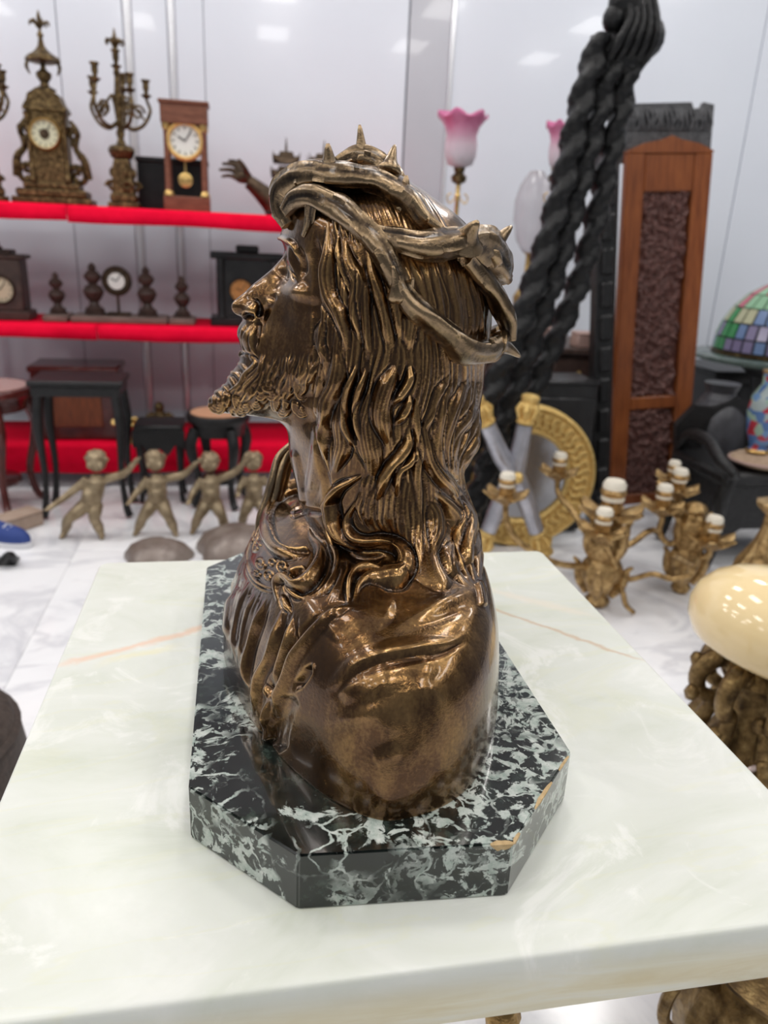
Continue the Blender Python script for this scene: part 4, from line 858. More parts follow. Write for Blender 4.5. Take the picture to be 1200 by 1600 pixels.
# ---- middle shelf
Y2 = SHELF_Y+.17
def on_mid(px): return (float(ony(px, 505, Y2)[0]), Y2, ZM)
t = thing('mantel_clock', 'dark brown cased mantel clock with a yellowed dial at the end of the shelf', 'clock', on_mid(8))
MB().box((0, 0, .02), (.24, .14, .04), bev=.005).build('base', M_DKWD, t); MB().box((0, 0, .145), (.20, .12, .21), bev=.004).build('case', M_DKWD, t)
MB().box((0, 0, .258), (.235, .14, .018), bev=.005).box((0, 0, .275), (.13, .10, .022), bev=.006).build('cornice', M_DKWD, t); MB().lathe([(.02, .284), (.026, .292), (.012, .302), (.016, .312), (0, .322)], (0, 0, 0), 14).build('finial', M_DKWD, t)
dial(t, (.014, -.062, .125), .058, M_FACE4, M_DKBR, .012, .12)
VASE = [(.030, .014), (.032, .024), (.018, .04), (.014, .055), (.026, .075), (.034, .10), (.026, .122), (.012, .132), (.016, .14), (.026, .155), (.028, .168), (.018, .185), (.010, .192), (.014, .20), (.010, .212), (.002, .222)]
def urn(px, label, s=1.0, z0=0.0):
    t = thing('garniture_urn', label, 'urn', (on_mid(px)[0], Y2, ZM+z0), 0, 'turned brown urns on the middle shelf')
    MB().lathe([(.046*s, 0), (.046*s, .012*s), (.040*s, .014*s)], (0, 0, 0), 8).build('foot', M_DKWD, t); MB().lathe([(r*s*1.35, z*s) for r, z in VASE], (0, 0, 0), 16).build('body', M_DKWD, t); return t
def board(px0, px1, lab):
    x0, x1 = on_mid(px0)[0], on_mid(px1)[0]; o = MB().box((0, 0, .014), (x1-x0, .17, .028), bev=.006).build('wooden_stand', M_GREYB); o.location = ((x0+x1)/2, Y2, ZM); return tag(o, lab, 'stand')
board(116, 264, 'long grey-brown wooden stand under the round white dial and two urns')
board(74, 112, 'short grey-brown stand under the urn next to the brown cased clock'); board(266, 306, 'short grey-brown stand under the urn next to the black mantel clock')
urn(93, 'brown turned urn on a short stand, next to the brown cased clock', .78, .028); urn(150, 'brown turned urn just beside the round white dial, nearer the brown cased clock', .98, .028)
urn(232, 'brown turned urn just beside the round white dial, nearer the black clock', .95, .028); urn(286, 'brown turned urn on a short stand, next to the black mantel clock', .80, .028)
t = thing('dial_clock', 'round white clock dial on a thin dark stand between two brown urns', 'clock', (on_mid(187)[0], Y2, ZM+.028))
MB().box((0, 0, .006), (.10, .07, .012), bev=.003).build('foot', M_DKBR, t); MB().tube([(0, 0, .01), (0, 0, .10)], .006, 10).build('stem', M_DKBR, t)
MB().lathe([(.060, -.015), (.064, .0), (.060, .012), (.054, .014)], n=30, M=Matrix.Translation((0, 0, .145)) @ Matrix.Rotation(R(90), 4, 'X')).build('drum', M_DKBR, t); dial(t, (0, -.013, .145), .062, M_FACE, M_DKBR, .01, .14)
t = thing('mantel_clock', 'heavy black mantel clock with a copper dial, behind the nose of the bust', 'clock', on_mid(388))
MB().box((0, 0, .02), (.33, .16, .04), bev=.004).build('base', M_BLACK, t); MB().box((0, 0, .165), (.27, .14, .25), bev=.004).build('case', M_BLACK, t)
MB().box((0, 0, .30), (.32, .16, .03), bev=.006).build('cornice', M_BLACK, t); MB().box((0, 0, .33), (.10, .09, .03), bev=.006).build('crest', M_BLACK, t)
for sx in (-1, 1): MB().lathe([(.02, .04), (.016, .055), (.015, .26), (.02, .285)], (sx*.115, -.07, 0), 14).build('column', M_BLACK, t)
dial(t, (-.03, -.074, .155), .052, M_FACE3, M_BLACK, .01, .10)

# ---- low shelf and floor, left
def leg_curve(mb, x, y, h, o, r): return mb.tube(crv([(x, y, h), (x+o*.35, y, h*.75), (x+o*.1, y, h*.35), (x+o*.5, y, .03), (x+o*.75, y, .01)], 18), [r, r*1.1, r*.7, r*.6, r*.8], 10)
def stool(name, label, cat, loc, rt, h, topm, legm, n=4, group=None, inset=None):
    t = thing(name, label, cat, loc, 0, group)
    MB().lathe([(rt*.95, h-.035), (rt, h-.025), (rt, h-.008), (rt*.97, h)], (0, 0, 0), 28).build('seat', legm, t)
    MB().lathe([(rt*.86, h-.004), (rt*.86, h+.003), (0, h+.005)], (0, 0, 0), 28).build('seat_inlay', topm, t)
    MB().lathe([(rt*.80, h-.09), (rt*.84, h-.05), (rt*.9, h-.034)], (0, 0, 0), 24).build('apron', legm, t)
    for k in range(n):
        a = k*2*math.pi/n+.5; c, s_ = math.cos(a), math.sin(a)
        MB().tube(crv([(c*rt*.8, s_*rt*.8, h-.06), (c*rt*.98, s_*rt*.98, h*.68), (c*rt*.74, s_*rt*.74, h*.28), (c*rt*.86, s_*rt*.86, .03), (c*rt*1.0, s_*rt*1.0, .012)], 18), [.026, .024, .016, .014, .016], 10).build('leg', legm, t)
    MB().lathe([(rt*.5, .10), (rt*.55, .11), (rt*.55, .125), (rt*.5, .13)], (0, 0, 0), 20).build('stretcher', legm, t); return t
M_PINKT = mat('pink_marble_inlay', (0.50, 0.30, 0.27), 0.15); M_TAN = mat('orange_tan_top', (0.62, 0.33, 0.19), 0.25); M_RW = mottled('dark_red_wood', [(0.3, (0.055, 0.010, 0.008)), (0.7, (0.12, 0.022, 0.018))], 16, 0.25, coat=0.3)
stool('stool', 'round dark red carved stool with a pink marble top, cut by the frame', 'stool', (-1.0, 3.20, 0), .19, .50, M_PINKT, M_RW)
stool('stool', 'round black carved stool with an orange tan top under the beard of the bust', 'stool', (float(ony(341, 640, 3.2)[0]), 3.2, 0), .132, .40, M_TAN, M_BLACKW)
t = thing('side_table', 'small black side table with a flat top beside the dark red chest', 'table', (float(ony(122, 576, 3.10)[0]), 3.12, 0))
MB().box((0, 0, .545), (.34, .24, .022), bev=.005).build('tabletop', M_BLACKW, t); MB().box((0, 0, .515), (.32, .22, .04), bev=.004).build('apron', M_BLACKW, t)
for sx in (-1, 1):
    for sy in (-1, 1): leg_curve(MB(), sx*.14, sy*.09, .50, sx*.03, .019).build('leg', M_BLACKW, t)
t = thing('wooden_chest', 'dark red wooden chest standing on the lowest red shelf', 'chest', (float(ony(125, 630, 3.62)[0]), 3.64, ZL))
MB().box((0, 0, .15), (.36, .22, .30), bev=.005).build('body', M_RW, t); MB().box((0, 0, .315), (.38, .24, .03), bev=.008).build('lid', M_RW, t); MB().box((0, -.112, .15), (.22, .012, .18), bev=.004).build('front_panel', M_MAHOG, t)
def figurine(px, Y, h, lab, m, flip=1):
    t = thing('figurine', lab, 'figurine', (float(ony(px, 690, Y)[0]), Y, ZL))
    MB().lathe([(.05, 0), (.05, .012), (.035, .02)], (0, 0, 0), 14).build('base', m, t)
    f = MB().tube(crv([(0, 0, .02), (.012*flip, 0, h*.3), (0, 0, h*.55), (0, 0, h*.8)], 14), [.028, .032, .036, .02], 12).ball((0, -.004, h*.92), (.022, .022, .027), 12)
    for s_ in (-1, 1): f.tube(crv([(s_*.03, 0, h*.74), (s_*.06, -.01, h*.6), (s_*.03, -.03, h*.5)], 10), [.012, .011, .008], 8)
    solid('body', f, .005, m, t, 3); return t
figurine(252, 3.56, .16, 'small brass figurine on the low red shelf behind the putti', M_ORM); figurine(200, 3.50, .15, 'small gilt figurine on the low red shelf beside the dark red chest', M_BRASS, -1)
t = thing('carved_table', 'low black carved table with curling legs behind the raised arms of the putti', 'table', (float(ony(250, 660, 3.26)[0]), 3.26, 0))
MB().box((0, 0, .335), (.20, .18, .025), bev=.005).build('tabletop', M_BLACKW, t)
f = MB().prism([(-.105, .325), (.105, .325), (.105, .25), (.07, .27), (.035, .22), (0, .25), (-.035, .22), (-.07, .27), (-.105, .25)], -.09, -.075); f.build('apron', M_BLACKW, t)
for sx in (-1, 1):
    for sy in (-1, 1): leg_curve(MB(), sx*.075, sy*.06, .32, sx*.015, .015).build('leg', M_BLACKW, t)

def putto(px, py, Y, lean, arm_to, arm2, label, s=1.0, zoff=0.0, step=0.0):
    p = onz(px, py, 0) if Y is None else np.array([*ony(px, py, Y)[:2], 0]); t = thing('putto', label, 'statue', (p[0], p[1], zoff), 0, 'bronze putti on the marble floor')
    f = MB(); L_ = lambda q: tuple(np.array(q)*s)
    hip = np.array([lean*.10, 0, .155]); ch = np.array([lean*.18+.0, 0, .235]); hd = ch+np.array([lean*.03-.004, -.008, .085])
    f.tube([L_(hip-np.array([0, 0, .012])), L_(hip), L_((hip+ch)/2), L_(ch), L_(ch+np.array([0, 0, .03]))], [.030*s, .040*s, .040*s, .037*s, .016*s], 14).ball(L_(hd), (.040*s, .042*s, .044*s), 14)
    f.ball(L_(hd+np.array([0, -.040, -.004])), .008*s, 8).ball(L_(hip+np.array([0, -.022, .03])), .030*s, 10)
    for c in ((-.02, -.034, .008), (.02, -.034, .008)): f.ball(L_(hd+np.array(c)+np.array([0, .0, -.018])), .014*s, 8)
    rg = np.random.default_rng(int(px))
    for q in range(26):
        a, e = rg.uniform(0, 6.28), rg.uniform(.1, 1.3); d = np.array([math.cos(a)*math.cos(e), math.sin(a)*math.cos(e)*1.0+.25, math.sin(e)]); f.ball(L_(hd+d/np.linalg.norm(d)*.040), .011*s, 6)
    for k, (kn, ft) in enumerate((((-.045-step*.3, -.03, .085), (-.06-step, .0, .012)), ((.045+step*.2, -.035, .088), (.05+step*.9, -.02, .012)))):
        sx = -1 if k == 0 else 1; h0 = hip+np.array([sx*.018, 0, -.015])
        f.tube(crv([L_(h0), L_((h0+np.array(kn))/2+np.array([0, -.006, 0])), L_(kn), L_((np.array(kn)+np.array(ft))/2+np.array([0, .006, 0])), L_(ft)], 16), [.030*s, .028*s, .021*s, .022*s, .013*s], 10); f.tube([L_(ft), L_(np.array(ft)+np.array([sx*.006, -.032, -.003]))], [.013*s, .009*s], 8)
    for sx, to in ((1, arm_to), (-1, arm2)):
        sh_ = ch+np.array([sx*.034, 0, .008]); to = np.array(to); el = (sh_+to)/2+np.array([sx*.012, .01, -.014])
        f.tube(crv([L_(sh_), L_(el), L_(to)], 12), [.019*s, .016*s, .011*s], 10); d = to-el; d = d/np.linalg.norm(d); f.ball(L_(to+d*.012), .013*s, 8)
        for q in range(4): f.tube([L_(to+d*.014), L_(to+d*.034+np.array([.006*(q-1.5), -.004*q, .004]))], [.0045*s, .0035*s], 6)
        f.tube([L_(to+d*.008), L_(to+d*.02+np.array([-sx*.014, -.006, .004]))], [.005*s, .004*s], 6)
    solid('figure', f, .0042*s, M_PUT, t, 3); return t
def rock(px, py, rx, rz_, label):
    p = onz(px, py, 0); t = MB().lathe([(rx, 0), (rx*.98, rz_*.25), (rx*.82, rz_*.6), (rx*.5, rz_*.88), (rx*.2, rz_*.98), (0, rz_)], (0, 0, 0), 30, wave=lambda r, z, a, q: (r*(1+.07*math.sin(3*a+1)+.05*math.sin(5*a)+.03*math.sin(9*a+q*4)), z)).build('rock_base', M_STONE, angle=80); t.location = (p[0], p[1], 0); return tag(t, label, 'base', 'mounds under the bronze putti')
rock(246, 874, .115, .075, 'smaller brown rounded mound on the floor behind the onyx table'); rock(372, 862, .15, .10, 'larger rounded brown mound beside the marble plinth')
putto(133, 838, None, .35, (.215, -.02, .315), (-.10, -.05, .15), 'bronze putto leaning with one arm stretched out, nearest the dark red stool', .93, 0, .02)
putto(247, 834, None, .05, (.155, -.02, .30), (-.09, -.05, .17), 'bronze putto striding behind the smaller brown mound, second from the dark red stool', .92, 0, .025)
putto(330, 832, None, .03, (.155, -.02, .335), (-.08, -.05, .17), 'bronze putto with its arm raised high beside the tan topped stool', .90, 0, .015)
putto(398, 826, None, .0, (.07, -.04, .20), (-.07, -.06, .19), 'bronze putto with lowered arms, closest to the robe of the bust', .88, 0, .0)

# slippers and boxes at the left edge of the floor
p = onz(14, 846, 0); M_BLUE = mat('blue_canvas', (0.03, 0.06, 0.24), 0.7); M_WH = mat('white_rubber', (0.75, 0.75, 0.78), 0.5); M_CARD = mottled('cardboard', [(0.3, (0.36, 0.26, 0.20)), (0.7, (0.45, 0.34, 0.27))], 20, 0.8); M_PINKB = mat('pale_pink_card', (0.72, 0.62, 0.62), 0.6)
t = thing('canvas_shoe', 'blue canvas shoe with a white sole on the marble floor', 'shoe', (p[0]-.01, p[1]-.02, 0), R(-25))
def shoe(z0, z1, g, top):
    vs = []; n = 20; o = [(.115*math.cos(a)*(1 if math.cos(a) > 0 else .9), .042*math.sin(a)*(1.0+.15*math.cos(a))) for a in np.linspace(0, 2*math.pi, n, endpoint=False)]
    for q, z in ((1, z0), (1.03, z0+.004), (1, z1)) if not top else ((.97, z0), (.95, z0+.02), (.80, z0+.038), (.5, z0+.05)):
        vs += [(x*q-(0.02*(1-q) if top else 0), y*q, z+(max(0, -x)*.22 if top else 0)) for x, y in o]
    m = len(vs)//n; return MB().add(vs, [(i*n+k, i*n+(k+1) % n, (i+1)*n+(k+1) % n, (i+1)*n+k) for i in range(m-1) for k in range(n)]+[tuple(range(n))[::-1], tuple((m-1)*n+k for k in range(n))])
shoe(.0, .022, 1, False).build('sole', M_WH, t); shoe(.022, .08, 1, True).build('upper', M_BLUE, t)
for q in range(4): MB().tube([(.02+.018*q, -.02, .072-.006*q), (.02+.018*q, 0, .078-.006*q), (.02+.018*q, .02, .072-.006*q)], .003, 6).build('lace', M_WH, t)
p = onz(50, 818, 0); t = box_case('shoe_box', 'brown cardboard shoe box behind the blue canvas shoe', 'box', (p[0]-.04, p[1]-.05, 0), (.17, .09, .06), M_CARD); t.rotation_euler = (0, 0, R(50))
t = box_case('gift_box', 'pale pink lidded box beside the brown cardboard shoe box', 'box', (p[0]-.26, p[1]+.0, 0), (.13, .10, .085), M_PINKB)
p = onz(4, 900, 0); t = thing('iron_hook', 'small black iron bracket lying on the floor at the frame edge', 'bracket', (p[0]-.02, p[1]+.06, 0)); MB().tube(crv([(0, 0, .02), (.03, 0, .05), (.035, .03, .02), (.0, .06, .012)], 14), .014, 8).build('arm', M_BLACK, t); MB().box((0, .05, .006), (.08, .06, .012), bev=.002).build('plate', M_BLACK, t)
M_HIDE = mottled('brown_hide', [(0.3, (0.035, 0.024, 0.020)), (0.7, (0.085, 0.062, 0.050))], 60, 0.6, bump=0.4, bscale=120)
t = thing('pouf', 'dark brown mottled leather pouf on the floor beside the onyx table', 'pouf', (-.625, 1.285, 0))
MB().lathe([(.17, 0), (.20, .03), (.215, .12), (.205, .20), (.19, .235), (.15, .262), (.08, .275), (0, .278)], (0, 0, 0), 36).build('body', M_HIDE, t, angle=80)
MB().lathe([(.201, .205), (.207, .212), (.199, .219)], (0, 0, 0), 36).build('piping', M_HIDE, t); MB().ball((0, 0, .279), (.014, .014, .006), 10).build('button', M_HIDE, t)

# ================================================================== right side
YD = 3.25
DX0, DX1 = float(ony(690, 520, YD)[0]), float(ony(950, 520, YD)[0]); DZ = float(ony(850, 542, YD-.02)[2])
t = thing('carved_desk', 'dark brown carved desk behind the black twisted poles', 'desk', ((DX0+DX1)/2, YD+.2, 0)); dw = DX1-DX0
MB().box((0, 0, DZ-.014), (dw+.06, .50, .028), bev=.006).build('desktop', M_DKWD, t); MB().box((0, 0, DZ-.11), (dw, .42, .16), bev=.004).build('body', M_DKWD, t)
for q in range(3):
    d = MB().box((0, 0, 0), (dw/3-.02, .02, .12), bev=.004).build('drawer', M_GREYB if q == 1 else M_DKWD, t); d.location = (-dw/3+q*dw/3, -.215, DZ-.11); k_ = MB().ball((0, -.016, 0), .010, 10).build('knob', M_BRASS, d)
for sx in (-1, 1):
    for sy in (-1, 1): MB().lathe([(.016, 0), (.022, .02), (.016, .05), (.020, .3), (.026, DZ-.2), (.030, DZ-.18)], (sx*(dw/2-.03), sy*.18, 0), 12).build('leg', M_DKWD, t)
M_PTAN = mat('pinkish_tan_leather', (0.46, 0.31, 0.27), 0.5)
for i, (px, w_, h_, lab) in enumerate(((803, .07, .10, 'small pinkish tan box on the desk, nearest the back of the bust'), (853, .085, .085, 'squat pinkish tan box on the desk between the twisted poles'), (918, .12, .065, 'low pinkish tan box on the desk beside the black post'))):
    tb_ = thing('leather_box', lab, 'box', (float(ony(px, 520, YD+.03)[0]), YD+.03, DZ), 0, 'tan boxes on the desk'); MB().box((0, 0, h_*.4), (w_, .09, h_*.8), bev=.004).build('body', M_PTAN, tb_); MB().box((0, 0, h_*.9), (w_*1.05, .095, h_*.2), bev=.006).build('lid', M_PTAN, tb_)
# pink glass oil lamps
def pink_glass():
    m = mat('pink_ombre_glass', (0.9, 0.75, 0.8), 0.12); t = N(m, 'ShaderNodeTexCoord'); s = N(m, 'ShaderNodeSeparateXYZ'); L(m, t.outputs['Generated'], s.inputs[0])
    L(m, ramp(m, s.outputs[2], [(0.05, (0.88, 0.84, 0.90)), (0.40, (0.90, 0.72, 0.81)), (0.72, (0.88, 0.34, 0.55)), (1.0, (0.82, 0.20, 0.44))]), bsdf(m).inputs['Base Color'])
    bsdf(m).inputs['Transmission Weight'].default_value = 0.35; return m
M_PINK = pink_glass()
def oil_lamp(px, ytop, yshade, Y, z0, label, sw_):
    k = px_m(px, ytop, Y); p = ony(px, yshade, Y); t = thing('oil_lamp', label, 'lamp', (p[0], Y, z0), 0, 'brass lamps with pink glass shades')
    zs = p[2]-z0; hs = (yshade-ytop)*k; r = sw_*k/2
    MB().lathe([(.06, 0), (.062, .012), (.04, .02), (.018, .05), (.014, .09), (.03, .13), (.036, .17), (.02, .20), (.010, .23), (.009, zs-.12), (.014, zs-.11), (.009, zs-.10), (.010, zs-.06)], (0, 0, 0), 18).build('stem', M_BRASS, t)
    MB().lathe([(.010, zs-.065), (.030, zs-.055), (.034, zs-.035), (.018, zs-.02), (.024, zs-.01), (.024, zs+.004)], (0, 0, 0), 16).build('burner', M_ORM, t)
    for s_ in (-1, 1):
        MB().tube(crv([(s_*.01, 0, zs-.12), (s_*.035, 0, zs-.14), (s_*.045, 0, zs-.115), (s_*.03, 0, zs-.10)], 12), .003, 6).build('scroll', M_BRASS, t)
    def wv(rr, z, a, q): f = max(0, (q-.70)/.30); return rr*(1+.07*f*math.cos(6*a)), z+.011*f*math.cos(6*a)
    g = MB().lathe([(.024, zs), (r*.52, zs+hs*.05), (r*.66, zs+hs*.22), (r*.68, zs+hs*.42), (r*.62, zs+hs*.6), (r*.72, zs+hs*.76), (r*.90, zs+hs*.88), (r*1.04, zs+hs*.94), (r*1.0, zs+hs)], (0, 0, 0), 48, wave=wv).build('glass_shade', M_PINK, t, angle=80)
    md = g.modifiers.new('t', 'SOLIDIFY'); md.thickness = .003; return t
oil_lamp(718, 186, 262, 3.40, DZ, 'brass oil lamp with a fluted pink glass shade above the head of the bust', 76)
oil_lamp(870, 200, 262, 3.41, DZ, 'brass lamp with a pink glass shade partly behind the black twisted poles', 46)
t = thing('globe_lamp', 'white opal glass lamp standing on the desk beside the twisted poles', 'lamp', (float(ony(826, 400, 3.58)[0]), 3.58, DZ)); zc = float(ony(826, 330, 3.58)[2])-DZ
MB().lathe([(.055, 0), (.055, .012), (.03, .02), (.012, .05), (.012, .10), (.05, .14), (.055, .19), (.03, .23), (.014, .25), (.012, zc-.19), (.03, zc-.18)], (0, 0, 0), 18).build('stand', M_BRASS, t)
MB().lathe([(.030, zc-.18), (.065, zc-.13), (.088, zc-.04), (.088, zc+.04), (.07, zc+.11), (.045, zc+.15), (.030, zc+.17)], (0, 0, 0), 28).build('glass_chimney', M_CLEAR, t)

# tripod of twisted poles
M_EBONY = mottled('ebony_polished', [(0.3, (0.004, 0.004, 0.0045)), (0.7, (0.010, 0.010, 0.0105))], 25, 0.30, bump=0.5, bscale=60); bsdf(M_EBONY).inputs['Specular IOR Level'].default_value = 0.35
YT = 2.45
def on_t(px, py): return ony(px, py, YT)
tp = thing('tripod_stand', 'tall black stand of three barley-twist carved poles tied at the top', 'stand', (*on_t(830, 600)[:2], 0)); tb0 = np.array(tp.location)
def twist(path, r0, r1, turns, n=170, m=24):
    P = crv([np.array(p)-tb0 for p in path], n); mb = MB(); mb.tube(P, 1.0, m); ts = np.linspace(0, 1, n)
    v = np.array(mb.v).reshape(n, m, 3); c = P[:, None]; d = v-c; ang = np.arange(m)[None]*2*math.pi/m
    ph = turns*2*math.pi*ts[:, None]; rr = (r0+(r1-r0)*ts)[:, None]*(0.66+.40*np.abs(np.cos((ang-ph)))**1.6+.05*np.cos(3*ang+5*ph)+.03*np.sin(ph*7+ang))
    mb.v = [tuple(p) for p in (c+d*rr[..., None]).reshape(-1, 3)]; return mb
for pts, dy in (([(940, 60), (910, 140), (867, 310), (822, 450), (757, 608)], -.07), ([(968, 60), (934, 180), (899, 312), (860, 450), (806, 600)], .0), ([(992, 60), (968, 190), (945, 315), (912, 450), (850, 600)], .07)):
    Q = [on_t(*p)+np.array([0, dy*i/4, 0]) for i, p in enumerate(pts)]; d = (Q[-1]-Q[-2])/(Q[-1]-Q[-2])[2]; Q.append(Q[-1]+d*(.35-Q[-1][2])); Q.append(Q[-1]+d*(.02-.35)*.8+np.array([0, 0, (.02-.35)*.2])); twist(Q, 0.0395, .043, 8.0).build('twisted_pole', M_EBONY, tp, angle=80)
f = MB(); c = on_t(982, 60)-tb0
for (x, y, r) in ((1012, 58, 27), (1000, 75, 24), (960, 30, 19), (978, 95, 22), (940, 108, 17), (1003, 15, 20), (972, 5, 22), (955, 72, 19)): q = on_t(x, y)-tb0; rr = r*px_m(x, y, YT); f.ball(q, (rr, rr*.9, rr*1.15), 14)
f.tube([on_t(980, 110)-tb0, on_t(985, 20)-tb0, on_t(988, -60)-tb0], [.036, .042, .03], 14)
for k in range(5): f.tube(crv([on_t(940+14*k, 112)-tb0, on_t(955+14*k, 70)-tb0+np.array([0, -.05, 0]), on_t(975+10*k, 30)-tb0+np.array([0, -.04, 0]), on_t(970+12*k, -20)-tb0], 16), [.010, .014, .011, .008], 8)
f.tube([on_t(920, 112)-tb0, on_t(906, 106)-tb0], [.02, .004], 8)
f.build('carved_knot', M_EBONY, tp, angle=80)

# carved wooden screen and black post behind it
def plane_thing(name, label, cat, bl, br, tl, Y, tilt):
    A, B, T = ony(*bl, Y), ony(*br, Y), ony(*tl, Y+tilt); t = thing(name, label, cat, A); ex = B-A; wd = np.linalg.norm(ex); ex = ex/wd; ez = T-A; ht = np.linalg.norm(ez); ez = ez/ht; ex = ex-ez*(ez@ex); ex /= np.linalg.norm(ex); ey = np.cross(ez, ex)
    t.matrix_world = Matrix(((ex[0], ey[0], ez[0], A[0]), (ex[1], ey[1], ez[1], A[1]), (ex[2], ey[2], ez[2], A[2]), (0, 0, 0, 1))); return t, wd, ht
sc, W_, H_ = plane_thing('carved_screen', 'red brown carved wooden screen panel with a dark grey crest leaning by the wall', 'screen', (950, 800), (1066, 806), (984, 190), float(onz(1005, 806, 0)[1]), .10)
fr = .21*W_
M_CARV = mottled('carved_red_wood', [(0.3, (0.060, 0.022, 0.018)), (0.7, (0.19, 0.085, 0.070))], 60, 0.32, bump=0.6, bscale=90)
M_ORW = mottled('orange_brown_wood', [(0.25, (0.14, 0.036, 0.013)), (0.75, (0.33, 0.105, 0.032))], 7, 0.3, bump=0.08, stretch=(7, 7, 1))
hb = H_*.93
for x in (0, W_-fr): MB().box((x+fr/2, .02, hb/2), (fr, .04, hb), bev=.005).build('stile', M_ORW, sc, smooth=False)
for z, h_ in ((0.015*H_, .03*H_), (.285*H_, .035*H_), (hb-.09*H_, .09*H_)): MB().box((W_/2, .022, z+h_/2), (W_-2*fr, .036, h_), bev=.005).build('rail', M_ORW, sc, smooth=False)
def carved(z0, z1, name, seed):
    nx, nz = 60, int(60*(z1-z0)/(W_-2*fr)); rg = np.random.default_rng(seed); gx, gz = np.meshgrid(np.linspace(0, 1, nx), np.linspace(0, (z1-z0)/(W_-2*fr), nz)); h = np.zeros_like(gx)
    for q in range(int(150*(z1-z0)/(W_-2*fr))):
        cx, cz = rg.uniform(.05, .95), rg.uniform(0, gz.max()); r = rg.uniform(.05, .16); a = rg.uniform(0, 3.14); dx, dz = gx-cx, gz-cz; u, v = dx*math.cos(a)+dz*math.sin(a), -dx*math.sin(a)+dz*math.cos(a); h = np.maximum(h, rg.uniform(.4, 1)*np.exp(-((u/r)**2+(v/(r*.4))**2)))
    x = fr+gx*(W_-2*fr); z = z0+gz/gz.max()*(z1-z0); y = .034-.034*h; vs = np.stack([x, y, z], -1).reshape(-1, 3)
    fs = [(j*nx+i, j*nx+i+1, (j+1)*nx+i+1, (j+1)*nx+i) for j in range(nz-1) for i in range(nx-1)]; o = MB().add(vs, fs).build(name, M_CARV, sc, angle=80); md = o.modifiers.new('t', 'SOLIDIFY'); md.thickness = .012; md.offset = -1; return o
carved(.045*H_, .285*H_, 'lower_carved_panel', 2); carved(.32*H_, hb-.09*H_, 'upper_carved_panel', 5)
MB().prism([(0, hb), (W_, hb), (W_, hb+.005*H_), (W_*.82, hb+.022*H_), (W_*.62, hb+.03*H_), (W_*.5, hb+.04*H_), (W_*.38, hb+.03*H_), (W_*.18, hb+.022*H_), (0, hb+.005*H_)], 0, .035).build('arched_crest', M_ORW, sc)
M_GCR = mottled('grey_weathered_wood', [(0.3, (0.045, 0.045, 0.050)), (0.7, (0.12, 0.12, 0.125))], 40, 0.45, bump=0.6, bscale=70)
g = MB().prism([(-.01, hb-.02*H_), (W_+.01, hb-.02*H_), (W_+.01, H_*1.045), (W_*.9, H_*1.05), (W_*.86, H_*1.03), (W_*.80, H_*1.03), (W_*.76, H_*1.05), (0, H_*1.045), (-.01, H_*1.04)], .04, .06); g.build('back_board', M_GCR, sc)
f = MB(); rg = np.random.default_rng(3)
for k in range(26): x = W_*(k+.5)/26; f.tube(crv([(x-.008, .038, H_*1.035), (x+.01*math.sin(k), .030, H_*1.015), (x+.008*math.cos(2*k), .032, H_*1.0), (x, .038, H_*.985)], 8), .006, 6)
f.build('fretwork', M_GCR, sc)
ps, pw_, ph_ = plane_thing('carved_post', 'tall square black carved post between the twisted poles and the red brown screen', 'post', (923, 815), (951, 815), (938, 215), float(onz(936, 817, 0)[1]), .06)
MB().box((pw_/2, .03, ph_/2), (pw_, .06, ph_), bev=.006).build('shaft', M_BLACKW, ps, smooth=False)
for k in range(12): MB().box((pw_/2, -.006, ph_*(k+.5)/12), (pw_*.6, .02, ph_/15), bev=.008).build('raised_panel', M_BLACKW, ps, smooth=False)

# round gilt mirror frame standing on the floor
cc = ony(815, 742, 2.64); k = px_m(815, 742, 2.64); ro, ri = 115*k, 70*k
mf = thing('gilt_ring_frame', 'round gilt frame with raised leaf relief around a grey mirror, behind the poles', 'mirror', (cc[0], cc[1], ro+.002), R(-8)); Mx = Matrix.Rotation(R(90), 4, 'X')
MB().lathe([(ri, -.012), (ri, .012), (ri+.012, .022), (ri+.02, .014), (ro-.02, .014), (ro-.012, .024), (ro, .016), (ro, -.012), (ri, -.012)], n=72, M=Mx).build('frame', M_GOLD, mf, angle=30)
rm = None; rg = np.random.default_rng(8)
shp = []
for s_ in range(2):
    f = MB(); w_ = ro-ri-.040
    f.tube(crv([(-.010, -w_/2, .0), (.006, -w_*.2, .004), (-.006, w_*.15, .004), (.008, w_/2, 0)], 14), [.005, .008, .007, .004], 8)
    for q in range(3): f.ball((.010*(1 if (q+s_) % 2 else -1), w_*(q-1)*.32, .002), (.008, .006, .006), 8)
    o = f.build('relief_leaf', M_GOLD); shp.append(o.data); bpy.data.objects.remove(o)
for k_ in range(44):
    a = k_*2*math.pi/44; o = bpy.data.objects.new('relief_leaf', shp[k_ % 2]); COL.objects.link(o); o.parent = mf; o.matrix_local = Mx @ Matrix.Rotation(a, 4, 'Z') @ Matrix.Translation((0, (ro+ri)/2, .016))
MB().lathe([(ri+.004, -.008), (ri+.004, .0), (0, .002)], n=48, M=Mx).build('mirror_glass', mat('grey_mirror', (0.42, 0.43, 0.46), 0.18, 0.9), mf); MB().lathe([(ro-.01, -.03), (ro-.005, -.012), (0, -.012)], n=48, M=Mx).build('back_plate', M_BLACK, mf)
